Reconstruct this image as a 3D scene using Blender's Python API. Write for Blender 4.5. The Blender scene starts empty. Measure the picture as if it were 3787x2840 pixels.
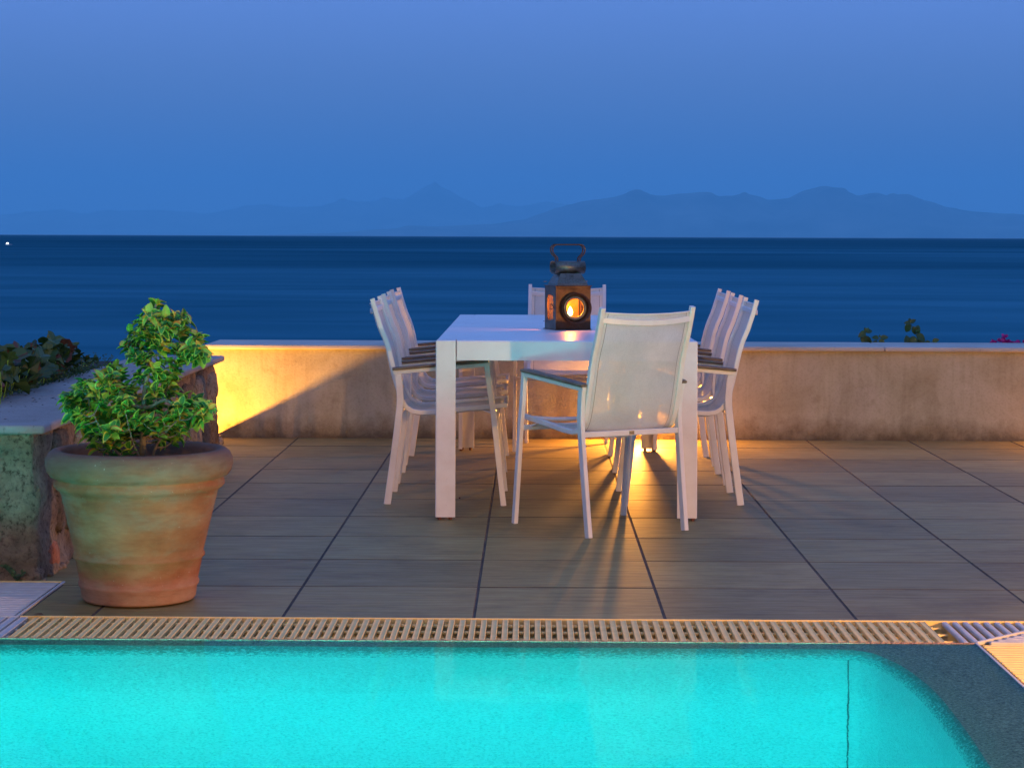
import bpy, bmesh, math, random
from mathutils import Vector, Matrix, noise
S = bpy.context.scene
C = S.collection
R = random.Random(7)
rad = math.radians

# ------------------------------------------------------------------ camera
cam_d = bpy.data.cameras.new("camera")
cam = bpy.data.objects.new("camera", cam_d); C.objects.link(cam)
cam_d.sensor_width = 36.0
cam_d.lens = 7816 / 3787 * 36
cam_d.shift_y = -(1420 - 873.6) / 3787
cam_d.clip_start = 0.05
cam_d.clip_end = 400000
cam.matrix_world = (Matrix.Translation((0, 0, 1.197)) @ Matrix.Rotation(0.00945, 4, 'Z')
                    @ Matrix.Rotation(math.pi / 2, 4, 'X') @ Matrix.Rotation(0.0037, 4, 'Z'))
S.camera = cam

# ------------------------------------------------------------------ sky
W = bpy.data.worlds.new("World"); S.world = W; W.use_nodes = True
nt = W.node_tree; nt.nodes.clear()
out = nt.nodes.new('ShaderNodeOutputWorld'); bg = nt.nodes.new('ShaderNodeBackground')
tc = nt.nodes.new('ShaderNodeTexCoord'); sep = nt.nodes.new('ShaderNodeSeparateXYZ')
ramp = nt.nodes.new('ShaderNodeValToRGB')
nt.links.new(tc.outputs['Generated'], sep.inputs[0])
nt.links.new(sep.outputs['Z'], ramp.inputs[0])
SKY = [(0.0, (.070, .155, .400)), (.015, (.086, .168, .415)), (.03, (.104, .188, .440)), (.05, (.126, .218, .490)), (.07, (.146, .248, .560)), (.09, (.160, .283, .680)), (.115, (.176, .325, .840)),
       (.16, (.180, .345, .900)), (.35, (.180, .345, .900)), (1.0, (.135, .310, .880))]
ramp.color_ramp.interpolation = 'B_SPLINE'
el = ramp.color_ramp.elements
while len(el) > 2: el.remove(el[-1])
for i, (p, c) in enumerate(SKY):
    e = el[i] if i < 2 else el.new(p)
    e.position = p; e.color = (*c, 1)
nt.links.new(ramp.outputs[0], bg.inputs[0]); bg.inputs[1].default_value = 1.0
nt.links.new(bg.outputs[0], out.inputs[0])

# faint afterglow of the set sun, behind the camera
sun_d = bpy.data.lights.new("sun", 'SUN'); sun_d.energy = 0.10; sun_d.angle = rad(60); sun_d.color = (1.0, .66, .60)
sun = bpy.data.objects.new("sun", sun_d); C.objects.link(sun)
sun.rotation_euler = (rad(42), 0, rad(-12))

vs = S.view_settings
vs.view_transform = 'Standard'; vs.look = 'None'; vs.exposure = 0.0; vs.gamma = 1.0; vs.use_curve_mapping = False
S.cycles.use_denoising = True
S.cycles.max_bounces = 10; S.cycles.diffuse_bounces = 4; S.cycles.glossy_bounces = 4
S.cycles.transmission_bounces = 6; S.cycles.transparent_max_bounces = 16; S.cycles.volume_bounces = 1
S.cycles.sample_clamp_indirect = 4.0
S.cycles.blur_glossy = 0.6

# ------------------------------------------------------------------ helpers
def link(o, parent=None):
    C.objects.link(o)
    if parent is not None: o.parent = parent
    return o

def meshobj(name, me, parent=None, mat=None):
    o = bpy.data.objects.new(name, me)
    if mat is not None:
        if not isinstance(mat, (list, tuple)): mat = [mat]
        if not me.materials:
            for m in mat: me.materials.append(m)
    return link(o, parent)

def bmobj(name, bm, parent=None, mat=None, smooth=False):
    me = bpy.data.meshes.new(name)
    bmesh.ops.recalc_face_normals(bm, faces=bm.faces[:])
    bm.to_mesh(me); bm.free()
    if smooth: me.polygons.foreach_set('use_smooth', [True] * len(me.polygons))
    return meshobj(name, me, parent, mat)

def tag(o, label=None, cat=None, group=None, kind=None):
    if label: o['label'] = label
    if cat: o['category'] = cat
    if group: o['group'] = group
    if kind: o['kind'] = kind
    return o

def empty(name, loc=(0, 0, 0), rz=0.0):
    o = bpy.data.objects.new(name, None); C.objects.link(o)
    o.location = loc; o.rotation_euler = (0, 0, rz); o.empty_display_size = .05
    return o

def box(bm, x0, x1, y0, y1, z0, z1, bev=0.0, seg=1):
    vs_ = [bm.verts.new(p) for p in ((x0, y0, z0), (x1, y0, z0), (x1, y1, z0), (x0, y1, z0),
                                     (x0, y0, z1), (x1, y0, z1), (x1, y1, z1), (x0, y1, z1))]
    f = [bm.faces.new([vs_[i] for i in q]) for q in ((0, 3, 2, 1), (4, 5, 6, 7), (0, 1, 5, 4), (1, 2, 6, 5), (2, 3, 7, 6), (3, 0, 4, 7))]
    if bev > 0:
        es = list({e for g in f for e in g.edges})
        bmesh.ops.bevel(bm, geom=es, offset=bev, segments=seg, profile=.5, affect='EDGES')

def boxobj(name, b, parent=None, mat=None, bev=0.0, seg=1):
    bm = bmesh.new(); box(bm, *b, bev=bev, seg=seg)
    return bmobj(name, bm, parent, mat)

def rrect(w, h, c):
    a, b = w / 2, h / 2
    return [(-a + c, -b), (a - c, -b), (a, -b + c), (a, b - c), (a - c, b), (-a + c, b), (-a, b - c), (-a, -b + c)]

def circ(r, n=8):
    return [(r * math.cos(2 * math.pi * i / n), r * math.sin(2 * math.pi * i / n)) for i in range(n)]

def sweep(bm, pts, sec, side=None, caps=True, scale=None, closed=False):
    """sweep a 2D section along pts; side = fixed lateral vector (planar path) or None (parallel transport)"""
    pts = [Vector(p) for p in pts]; n = len(pts); rings = []
    prev = None
    for i, p in enumerate(pts):
        if closed:
            t0 = (p - pts[i - 1]).normalized(); t1 = (pts[(i + 1) % n] - p).normalized()
        else:
            t0 = (p - pts[i - 1]).normalized() if i > 0 else None
            t1 = (pts[i + 1] - p).normalized() if i < n - 1 else None
        t = (t0 or t1) if not (t0 and t1) else (t0 + t1).normalized()
        k = 1.0
        if t0 and t1:
            d = max(.3, t.dot(t1)); k = 1.0 / d
        if side is not None:
            s = Vector(side); s = (s - t * s.dot(t)).normalized(); nn = t.cross(s).normalized()
        else:
            if prev is None:
                a = Vector((0, 0, 1)) if abs(t.z) < .9 else Vector((1, 0, 0))
                s = (a - t * a.dot(t)).normalized()
            else:
                s = (prev - t * prev.dot(t)).normalized()
            prev = s; nn = t.cross(s).normalized(); k = 1.0
        sc = scale[i] if scale else 1.0
        rings.append([bm.verts.new(p + s * (u * sc) + nn * (v * sc * k)) for u, v in sec])
    m = len(sec)
    rng = range(n) if closed else range(n - 1)
    for i in rng:
        a, b = rings[i], rings[(i + 1) % n]
        for j in range(m):
            bm.faces.new((a[j], a[(j + 1) % m], b[(j + 1) % m], b[j]))
    if caps and not closed:
        bm.faces.new(rings[0][::-1]); bm.faces.new(rings[-1])

def lathe(bm, prof, n=48, c=(0, 0, 0), wob=0.0, close=False):
    rings = []
    for r, z in prof:
        if r < 1e-6:
            rings.append([bm.verts.new((c[0], c[1], c[2] + z))]); continue
        ring = []
        for i in range(n):
            a = 2 * math.pi * i / n
            rr = r * (1 + wob * noise.noise(Vector((math.cos(a) * 1.5, math.sin(a) * 1.5, z * 5))))
            ring.append(bm.verts.new((c[0] + rr * math.cos(a), c[1] + rr * math.sin(a), c[2] + z)))
        rings.append(ring)
    for a, b in zip(rings, rings[1:]):
        if len(a) == 1 and len(b) == 1: continue
        for i in range(n):
            j = (i + 1) % n
            if len(a) == 1: bm.faces.new((a[0], b[j], b[i]))
            elif len(b) == 1: bm.faces.new((a[i], a[j], b[0]))
            else: bm.faces.new((a[i], a[j], b[j], b[i]))

def catmull(P, n=6):
    P = [Vector(p) for p in P]; o = []
    for i in range(len(P) - 1):
        a = P[i - 1] if i else P[i] * 2 - P[i + 1]; b, c = P[i], P[i + 1]
        d = P[i + 2] if i + 2 < len(P) else P[i + 1] * 2 - P[i]
        for k in range(n):
            t = k / n
            o.append(.5 * ((2 * b) + (c - a) * t + (2 * a - 5 * b + 4 * c - d) * t * t + (3 * b - a - 3 * c + d) * t ** 3))
    o.append(P[-1]); return o

# ------------------------------------------------------------------ materials
class M:
    def __init__(s, name):
        s.m = bpy.data.materials.new(name); s.m.use_nodes = True
        s.t = s.m.node_tree; s.t.nodes.clear()
        s.out = s.n('ShaderNodeOutputMaterial')
    def n(s, t, **k):
        x = s.t.nodes.new(t)
        for a, b in k.items(): setattr(x, a, b)
        return x
    def l(s, a, b): s.t.links.new(a, b)
    def co(s, kind='Object', scale=(1, 1, 1)):
        c = s.n('ShaderNodeTexCoord'); mp = s.n('ShaderNodeMapping'); mp.inputs['Scale'].default_value = scale
        s.l(c.outputs[kind], mp.inputs[0]); return mp.outputs[0]
    def pos(s, scale=(1, 1, 1)):
        c = s.n('ShaderNodeNewGeometry'); mp = s.n('ShaderNodeMapping'); mp.inputs['Scale'].default_value = scale
        s.l(c.outputs['Position'], mp.inputs[0]); return mp.outputs[0]
    def noise(s, vec, scale=5, detail=4, rough=.55, dist=0):
        x = s.n('ShaderNodeTexNoise'); x.inputs['Scale'].default_value = scale; x.inputs['Detail'].default_value = detail
        x.inputs['Roughness'].default_value = rough; x.inputs['Distortion'].default_value = dist
        s.l(vec, x.inputs['Vector']); return x.outputs['Fac']
    def ramp(s, fac, stops, interp='LINEAR'):
        r = s.n('ShaderNodeValToRGB'); e = r.color_ramp.elements; r.color_ramp.interpolation = interp
        for i, (p, c) in enumerate(stops):
            q = e[i] if i < 2 else e.new(p)
            q.position = p; q.color = (*c, 1) if len(c) == 3 else c
        s.l(fac, r.inputs[0]); return r.outputs[0]
    def mix(s, fac, a, b, blend='MIX'):
        x = s.n('ShaderNodeMix', data_type='RGBA', blend_type=blend)
        for v, i in ((fac, 0), (a, 6), (b, 7)):
            if hasattr(v, 'is_linked'): s.l(v, x.inputs[i])
            else: x.inputs[i].default_value = v if i == 0 else (*v, 1)
        return x.outputs[2]
    def math(s, op, a, b=None):
        x = s.n('ShaderNodeMath', operation=op)
        for v, i in ((a, 0), (b, 1)):
            if v is None: continue
            if hasattr(v, 'is_linked'): s.l(v, x.inputs[i])
            else: x.inputs[i].default_value = v
        return x.outputs[0]
    def bump(s, h, strength=.3, dist=.002, nrm=None):
        b = s.n('ShaderNodeBump'); b.inputs['Strength'].default_value = strength; b.inputs['Distance'].default_value = dist
        s.l(h, b.inputs['Height'])
        if nrm is not None: s.l(nrm, b.inputs['Normal'])
        return b.outputs[0]
    def pbr(s, col, rough=.5, metal=0.0, bump=None, spec=.5, **k):
        p = s.n('ShaderNodeBsdfPrincipled')
        for v, nme in ((col, 'Base Color'), (rough, 'Roughness'), (metal, 'Metallic')):
            if hasattr(v, 'is_linked'): s.l(v, p.inputs[nme])
            else: p.inputs[nme].default_value = (*v, 1) if nme == 'Base Color' else v
        p.inputs['Specular IOR Level'].default_value = spec
        for a, b in k.items(): p.inputs[a].default_value = b
        if bump is not None: s.l(bump, p.inputs['Normal'])
        s.p = p; return p.outputs[0]
    def done(s, sh, vol=None):
        s.l(sh, s.out.inputs[0])
        return s.m
    def mixsh(s, f, a, b):
        x = s.n('ShaderNodeMixShader')
        if hasattr(f, 'is_linked'): s.l(f, x.inputs[0])
        else: x.inputs[0].default_value = f
        s.l(a, x.inputs[1]); s.l(b, x.inputs[2]); return x.outputs[0]

def noisy(name, c1, c2, scale=8, rough=.6, metal=0.0, bump=.2, bdist=.002, stretch=(1, 1, 1), spec=.5, detail=5, world=False):
    m = M(name); v = m.pos(stretch) if world else m.co('Object', stretch)
    f = m.noise(v, scale, detail)
    col = m.ramp(f, [(.3, c1), (.7, c2)])
    b = m.bump(m.noise(v, scale * 4, 4), bump, bdist)
    return m.done(m.pbr(col, rough, metal, b, spec))

def mk_white():
    m = M('white_powder_coat'); v = m.pos()
    f = m.noise(v, 9, 5, .6); g = m.noise(v, 90, 3, .6)
    col = m.ramp(f, [(.25, (.66, .64, .60)), (.55, (.74, .73, .70)), (.8, (.78, .77, .75))])
    spots = m.ramp(g, [(.70, (1, 1, 1)), (.78, (.62, .58, .50))])
    col = m.mix(.6, col, spots, 'MULTIPLY')
    return m.done(m.pbr(col, .38, 0, m.bump(g, .06, .0008), .45))
white = mk_white()

def mk_sling():
    m = M('cream_mesh_fabric'); v = m.co('Object')
    sx = m.n('ShaderNodeSeparateXYZ'); m.l(v, sx.inputs[0])
    ay = m.math('ABSOLUTE', sx.outputs[1]); d = m.math('ABSOLUTE', m.math('SUBTRACT', ay, .188))
    line = m.math('LESS_THAN', d, .0013)
    f = m.noise(v, 7, 4); base = m.ramp(f, [(.3, (.70, .70, .61)), (.7, (.82, .81, .72))])
    w1 = m.n('ShaderNodeTexWave'); w1.inputs['Scale'].default_value = 120; w1.bands_direction = 'Y'; m.l(v, w1.inputs[0])
    w2 = m.n('ShaderNodeTexWave'); w2.inputs['Scale'].default_value = 120; w2.bands_direction = 'Z'; m.l(v, w2.inputs[0])
    wv = m.math('MULTIPLY', w1.outputs['Fac'], w2.outputs['Fac'])
    base = m.mix(m.math('MULTIPLY', wv, .25), base, (.25, .25, .22))
    th = m.math('ADD', m.noise(m.co('Object', (60, 500, 60)), 1, 2), m.noise(m.co('Object', (500, 60, 500)), 1, 2))
    base = m.mix(.22, base, m.ramp(m.math('MULTIPLY', th, .5), [(.38, (.62, .62, .60)), (.56, (1.08, 1.08, 1.08))]), 'MULTIPLY')
    base = m.mix(line, base, (.30, .28, .22))
    p = m.pbr(base, .9, 0, m.bump(wv, .3, .0006), .1)
    tr = m.n('ShaderNodeBsdfTranslucent'); m.l(base, tr.inputs[0])
    a = m.mixsh(.28, p, tr.outputs[0])
    t = m.n('ShaderNodeBsdfTransparent')
    fac = m.math('MULTIPLY', m.math('GREATER_THAN', .188, ay), .12)
    return m.done(m.mixsh(fac, a, t.outputs[0]))
sling_mat = mk_sling()

def mk_teak():
    m = M('weathered_teak'); v = m.co('Object', (3, 40, 40))
    f = m.noise(v, 3, 6, .65)
    col = m.ramp(f, [(.3, (.070, .048, .032)), (.6, (.20, .145, .10)), (.8, (.30, .24, .18))])
    return m.done(m.pbr(col, .6, 0, m.bump(f, .4, .001)))
teak = mk_teak()

def mk_tile():
    m = M('wood_look_porcelain'); v = m.pos((1.1, 9, 1))
    oi = m.n('ShaderNodeObjectInfo')
    off = m.n('ShaderNodeVectorMath', operation='ADD'); m.l(v, off.inputs[0])
    cmb = m.n('ShaderNodeCombineXYZ'); m.l(m.math('MULTIPLY', oi.outputs['Random'], 37), cmb.inputs[0]); m.l(m.math('MULTIPLY', oi.outputs['Random'], 91), cmb.inputs[1])
    m.l(cmb.outputs[0], off.inputs[1]); vv = off.outputs[0]
    f = m.noise(vv, 3.2, 7, .62, .3); g = m.noise(vv, 16, 4, .6)
    col = m.ramp(f, [(.28, (.200, .148, .058)), (.5, (.285, .230, .088)), (.72, (.35, .30, .130))])
    col = m.mix(.5, col, m.ramp(g, [(.35, (.72, .68, .62)), (.6, (1, 1, 1))]), 'MULTIPLY')
    tint = m.ramp(oi.outputs['Random'], [(0, (.76, .76, .78)), (.5, (.95, .93, .90)), (1, (1.12, 1.10, 1.06))])
    col = m.mix(1, col, tint, 'MULTIPLY')
    dirt = m.noise(m.pos(), 1.9, 8, .7); 
    col = m.mix(.8, col, m.ramp(dirt, [(.34, (.66, .62, .57)), (.52, (1, 1, 1))]), 'MULTIPLY')
    spk = m.noise(m.pos(), 150, 2); 
    r = m.ramp(m.noise(vv, 5, 5), [(.3, (.48,) * 3), (.7, (.62,) * 3)])
    bb = m.bump(m.noise(m.pos((1, 7, 1)), 60, 3), .22, .0006)
    return m.done(m.pbr(col, r, 0, bb, .24))
tile_mat = mk_tile()

grout = noisy('grout', (.018, .014, .010), (.10, .08, .062), 7, .9, 0, .6, .002, world=True)
plastic = noisy('beige_grating_plastic', (.80, .56, .21), (.88, .66, .29), 20, .7, 0, .1, .0006, spec=.15, world=True)
whiteplastic = noisy('white_grating_plastic', (.48, .46, .43), (.60, .58, .55), 20, .7, 0, .2, .0008, spec=.2, world=True)

def mk_coping():
    m = M('travertine'); v = m.pos()
    f = m.noise(v, 2.5, 8, .65); g = m.noise(m.pos((1, 6, 1)), 26, 5, .7)
    col = m.ramp(f, [(.3, (.37, .33, .27)), (.55, (.48, .44, .37)), (.75, (.54, .51, .44))])
    pits = m.ramp(g, [(.28, (.22, .18, .15)), (.38, (1, 1, 1))])
    col = m.mix(.8, col, pits, 'MULTIPLY')
    return m.done(m.pbr(col, .6, 0, m.bump(g, .7, .003), .4))
trav = mk_coping()

def mk_coping2():
    m = M('weathered_travertine'); v = m.pos()
    f = m.noise(v, 2.0, 8, .65); g = m.noise(m.pos((5, 1.5, 1)), 22, 5, .7)
    col = m.ramp(f, [(.3, (.25, .22, .19)), (.55, (.33, .30, .27)), (.75, (.38, .355, .33))])
    col = m.mix(.8, col, m.ramp(g, [(.30, (.35, .30, .26)), (.42, (1, 1, 1))]), 'MULTIPLY')
    return m.done(m.pbr(col, .75, 0, m.bump(g, .8, .004), .3))
trav2 = mk_coping2()

def mk_stucco():
    m = M('stained_render'); v = m.pos()
    f = m.noise(v, 2.2, 8, .62, .6); g = m.noise(v, 70, 4, .6); s2 = m.noise(v, 6.5, 7, .7)
    col = m.ramp(f, [(.30, (.38, .32, .18)), (.5, (.49, .425, .265)), (.7, (.55, .49, .325))])
    col = m.mix(.5, col, m.ramp(s2, [(.34, (.68, .62, .55)), (.42, (.93, .91, .89)), (.6, (1, 1, 1))]), 'MULTIPLY')
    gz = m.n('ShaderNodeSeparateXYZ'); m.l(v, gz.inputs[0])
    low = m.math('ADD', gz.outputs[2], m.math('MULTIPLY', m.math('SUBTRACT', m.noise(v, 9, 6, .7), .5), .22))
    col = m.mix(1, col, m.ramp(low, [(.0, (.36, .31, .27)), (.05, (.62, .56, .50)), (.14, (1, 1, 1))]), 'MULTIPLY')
    str_ = m.noise(m.pos((14, 14, 1.2)), 2, 5)
    col = m.mix(.35, col, m.ramp(str_, [(.3, (.7, .66, .6)), (.5, (1, 1, 1))]), 'MULTIPLY')
    col = m.mix(.35, col, m.ramp(g, [(.3, (.6, .58, .55)), (.5, (1, 1, 1))]), 'MULTIPLY')
    return m.done(m.pbr(col, .9, 0, m.bump(m.math('ADD', g, m.math('MULTIPLY', f, 2.0)), .5, .004), .25))
stucco = mk_stucco()

def mk_rubble(name, a, b, c, bump=1.0, sc=1.0):
    m = M(name); v = m.pos()
    f = m.noise(v, 7 * sc, 8, .7, .4); g = m.noise(v, 55 * sc, 6, .7); h = m.noise(v, 160 * sc, 3, .6)
    col = m.ramp(f, [(.32, a), (.5, b), (.68, c)])
    col = m.mix(.85, col, m.ramp(g, [(.36, (.22, .19, .16)), (.47, (.9, .9, .9)), (.62, (1.1, 1.08, 1.02))]), 'MULTIPLY')
    return m.done(m.pbr(col, .92, 0, m.bump(m.math('ADD', m.math('MULTIPLY', f, 1.5), m.math('ADD', g, m.math('MULTIPLY', h, .4))), bump, .010), .2))
mortar = mk_rubble('lime_mortar', (.13, .095, .065), (.24, .18, .125), (.35, .28, .20))
stone_dark = mk_rubble('porous_dark_stone', (.09, .070, .050), (.17, .13, .09), (.26, .21, .15), 1.2, 1.6)
stone_pale = mk_rubble('pale_field_stone', (.16, .14, .10), (.28, .245, .18), (.38, .345, .265))
brick_red = mk_rubble('red_brick', (.26, .085, .045), (.38, .14, .075), (.45, .25, .16))

def mk_terra():
    m = M('aged_terracotta'); v = m.co('Object')
    f = m.noise(m.co('Object', (1, 1, 1.6)), 5, 8, .62, .4); g = m.noise(m.co('Object', (6, 6, 30)), 3.2, 5, .6)
    s = m.n('ShaderNodeSeparateXYZ'); m.l(v, s.inputs[0])
    col = m.ramp(f, [(.30, (.23, .066, .022)), (.5, (.34, .115, .044)), (.68, (.41, .18, .088))])
    bloom = m.math('ADD', m.noise(m.co('Object', (1.6, 1.6, 3.5)), 3.4, 6, .6), m.math('MULTIPLY', m.math('SUBTRACT', s.outputs[2], .25), .55))
    col = m.mix(m.ramp(bloom, [(.50, (0, 0, 0)), (.72, (1, 1, 1))]), col, (.275, .178, .112))
    base = m.ramp(s.outputs[2], [(.0, (1, 1, 1)), (.05, (.55,) * 3), (.1, (0, 0, 0))])
    col = m.mix(m.math('MULTIPLY', base, m.noise(v, 14, 5)), col, (.55, .40, .30))
    rim = m.ramp(m.math('ADD', s.outputs[2], m.math('MULTIPLY', m.math('SUBTRACT', m.noise(v, 8, 5), .5), .12)), [(.40, (0, 0, 0)), (.46, (.65,) * 3), (.5, (.9,) * 3)])
    col = m.mix(rim, col, (.15, .085, .055))
    col = m.mix(.55, col, m.ramp(g, [(.3, (.70, .64, .58)), (.55, (1, 1, 1))]), 'MULTIPLY')
    spk = m.noise(v, 75, 4, .7); col = m.mix(m.ramp(spk, [(.66, (0, 0, 0)), (.72, (.5,) * 3)]), col, (.55, .46, .38))
    return m.done(m.pbr(col, .78, 0, m.bump(m.math('ADD', g, m.math('MULTIPLY', spk, .5)), .35, .003), .3))
terra = mk_terra()
soil = noisy('potting_soil', (.012, .009, .007), (.04, .03, .022), 40, .95, 0, 1.0, .01, world=True)

def mk_metal():
    m = M('tarnished_copper'); v = m.co('Object')
    f = m.noise(v, 14, 7, .65, .5); g = m.noise(v, 120, 4, .7)
    col = m.ramp(f, [(.3, (.045, .027, .016)), (.5, (.10, .056, .032)), (.7, (.085, .066, .044))])
    col = m.mix(.6, col, m.ramp(g, [(.35, (.4, .3, .22)), (.5, (1, 1, 1))]), 'MULTIPLY')
    return m.done(m.pbr(col, m.ramp(f, [(.3, (.5,) * 3), (.7, (.34,) * 3)]), .75, m.bump(g, .25, .0008)))
copper = mk_metal()
def mk_steel():
    m = M('patinated_steel'); v = m.co('Object')
    f = m.noise(v, 16, 6, .65, .5); g = m.noise(v, 140, 4, .7)
    col = m.ramp(f, [(.3, (.07, .075, .065)), (.6, (.16, .175, .15)), (.8, (.15, .09, .05))])
    col = m.mix(.6, col, m.ramp(g, [(.38, (.35, .25, .18)), (.5, (1, 1, 1))]), 'MULTIPLY')
    return m.done(m.pbr(col, .38, .8, m.bump(g, .3, .0008)))
steel = mk_steel()
def mk_glass(name, lo_, hi_):
    m = M(name)
    t = m.n('ShaderNodeBsdfTransparent'); t.inputs[0].default_value = (.95, .9, .82, 1)
    g = m.n('ShaderNodeBsdfGlossy'); g.inputs['Roughness'].default_value = .05
    tr = m.n('ShaderNodeBsdfTranslucent'); tr.inputs[0].default_value = (.9, .7, .45, 1)
    fr = m.n('ShaderNodeFresnel'); fr.inputs[0].default_value = 1.45
    v = m.co('Object'); f = m.ramp(m.noise(v, 30, 5, .7), [(.35, (lo_,) * 3), (.65, (hi_,) * 3)])
    return m.done(m.mixsh(fr.outputs[0], m.mixsh(f, t.outputs[0], tr.outputs[0]), g.outputs[0]))
lampglass = mk_glass('sooty_pane_glass', .03, .10); lensglass = mk_glass('lens_glass', .0, .006)
def emis(name, c, s):
    m = M(name); e = m.n('ShaderNodeEmission'); e.inputs[0].default_value = (*c, 1); e.inputs[1].default_value = s
    return m.done(e.outputs[0])
flame_mat = emis('candle_flame', (1, .62, .16), 22)
wax = M('wax'); wax = wax.done(wax.pbr((.8, .7, .5), .5, 0, None, .4, **{'Subsurface Weight': .3}))

def mk_leaf(name, c1, c2, rough=.4, trans=.35):
    m = M(name); oi = m.n('ShaderNodeObjectInfo')
    v = m.pos(); f = m.noise(v, 9, 3)
    t = m.math('ADD', m.math('MULTIPLY', oi.outputs['Random'], .6), m.math('MULTIPLY', f, .4))
    col = m.ramp(t, [(.15, c1), (.85, c2)])
    p = m.pbr(col, rough, 0, None, .5); tr = m.n('ShaderNodeBsdfTranslucent'); m.l(col, tr.inputs[0])
    return m.done(m.mixsh(trans, p, tr.outputs[0]))
leaf_green = mk_leaf('leaf_green', (.022, .15, .022), (.10, .44, .065), .3)
leaf_yellow = mk_leaf('leaf_yellow_margin', (.60, .62, .08), (.86, .68, .09))
leaf_lime = mk_leaf('leaf_lime', (.26, .56, .06), (.52, .74, .10))
leaf_gold = mk_leaf('leaf_gold', (.55, .36, .03), (.62, .27, .04))
vine_green = mk_leaf('vine_leaf_green', (.014, .048, .010), (.040, .105, .018), .5, .15)
vine_rust = mk_leaf('vine_leaf_rust', (.045, .018, .008), (.11, .045, .015), .6, .15)
petal = mk_leaf('magenta_petal', (.30, .012, .16), (.45, .03, .30), .5, .3)
bark = noisy('bark', (.10, .085, .06), (.22, .19, .14), 30, .85, 0, .8, .003)
rubber = noisy('brown_rubber', (.10, .03, .02), (.16, .05, .03), 30, .6)
dark = noisy('drain_dark', (.010, .009, .008), (.03, .026, .022), 10, .8, world=True)

# ------------------------------------------------------------------ sea, hills, hillside, haze
def mk_sea():
    m = M('sea_water')
    v = m.pos((.055, .11, 1)); v2 = m.pos((.0075, .0150, 1)); v3 = m.pos((.0022, .0036, 1))
    f = m.noise(v, 1, 1, .5, .5); g = m.noise(v2, 1, 2, .5, .8); h = m.noise(v3, 1, 1, .5, .6)
    sx = m.n('ShaderNodeSeparateXYZ'); m.l(m.pos(), sx.inputs[0]); Y = sx.outputs[1]
    def near(d): return m.math('DIVIDE', 1.0, m.math('ADD', 1.0, m.math('POWER', m.math('DIVIDE', Y, d), 2)))
    def amp(x, w, d): return m.math('MULTIPLY', m.math('MULTIPLY', m.math('SUBTRACT', x, .5), w), near(d))
    a = m.math('ADD', m.math('ADD', amp(f, .20, 240), amp(g, .34, 800)), amp(h, .50, 2200))
    sea_n = m.math('ADD', m.math('MULTIPLY', near(520), .16), .42)     # darker far out, lighter near the shore
    a = m.math('ADD', a, sea_n)
    col = m.ramp(a, [(.38, (.0014, .072, .106)), (.5, (.006, .098, .142)), (.64, (.016, .140, .20))])
    d = m.n('ShaderNodeBsdfDiffuse'); m.l(col, d.inputs[0])
    gl = m.n('ShaderNodeBsdfGlossy'); gl.inputs['Roughness'].default_value = .34
    gl.inputs[0].default_value = (.40, .85, .95, 1)
    fac = m.ramp(a, [(.38, (.03,) * 3), (.52, (.07,) * 3), (.66, (.14,) * 3)])
    return m.done(m.mixsh(fac, d.outputs[0], gl.outputs[0]))
bm = bmesh.new()
q = [bm.verts.new(p) for p in ((-30000, 14, -4), (30000, 14, -4), (30000, 12500, -4), (-30000, 12500, -4))]
bm.faces.new(q)
sea = bmobj('sea', bm, None, mk_sea()); tag(sea, kind='structure')

def hill(name, pts, dist, depth, mat):
    """ridge line given as (metres left/right, height) at a distance"""
    bm = bmesh.new(); rows = []
    xs = [p[0] for p in pts]; N = 260
    def hh(x):
        for (a, b), (c, d) in zip(pts, pts[1:]):
            if a <= x <= c:
                t = (x - a) / (c - a); t = t * t * (3 - 2 * t) * .5 + t * .5; return b + (d - b) * t
        return 0
    J = 14
    for j in range(J + 1):
        t = j / J; row = []
        for i in range(N + 1):
            x = xs[0] + (xs[-1] - xs[0]) * i / N
            H = hh(x)
            rough = noise.fractal(Vector((x / 2000, t * 3.5, dist / 9000)), .8, 2.1, 7)
            if t <= .55:
                s = (t / .55); z = H * (s ** .75) * (1 + .45 * rough * (1 - s) * s * 4) + 38 * rough * s
            else:
                s = (1 - t) / .45; z = H * s
            row.append(bm.verts.new((x, dist + depth * (t - .55), z - 6 * (t < .01) * 8 - (30 if j == 0 else 0))))
        rows.append(row)
    for a, b in zip(rows, rows[1:]):
        for i in range(N): bm.faces.new((a[i], a[i + 1], b[i + 1], b[i]))
    o = bmobj(name, bm, None, mat, True); tag(o, kind='structure'); return o
rock = noisy('distant_hillside', (.012, .018, .014), (.20, .19, .15), .0007, .95, 0, 0, .1, world=True)  # shading of the folds painted in as noise contrast
def px(pp, dist):   # ridge points measured as display px -> metres at that distance
    k = 1.712 / 7816
    return [((x - 1106) * k * dist + .00945 * -dist, max(2, (513.5 + (x - 1106) * .0037 - y) * k * dist)) for x, y in pp]
H1 = [(600, 510), (700, 507), (820, 500), (930, 492), (1060, 486), (1130, 476), (1170, 462), (1200, 450), (1230, 442), (1260, 434), (1290, 430), (1340, 423), (1365, 413), (1400, 418), (1430, 422), (1470, 417),
      (1520, 413), (1550, 423), (1580, 427), (1605, 415), (1640, 423), (1660, 431), (1700, 428), (1740, 409), (1780, 399), (1810, 404), (1850, 422),
      (1880, 419), (1920, 424), (1960, 428), (1990, 442), (2050, 450), (2110, 458), (2170, 462), (2230, 467), (2350, 480), (2500, 500)]
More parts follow.
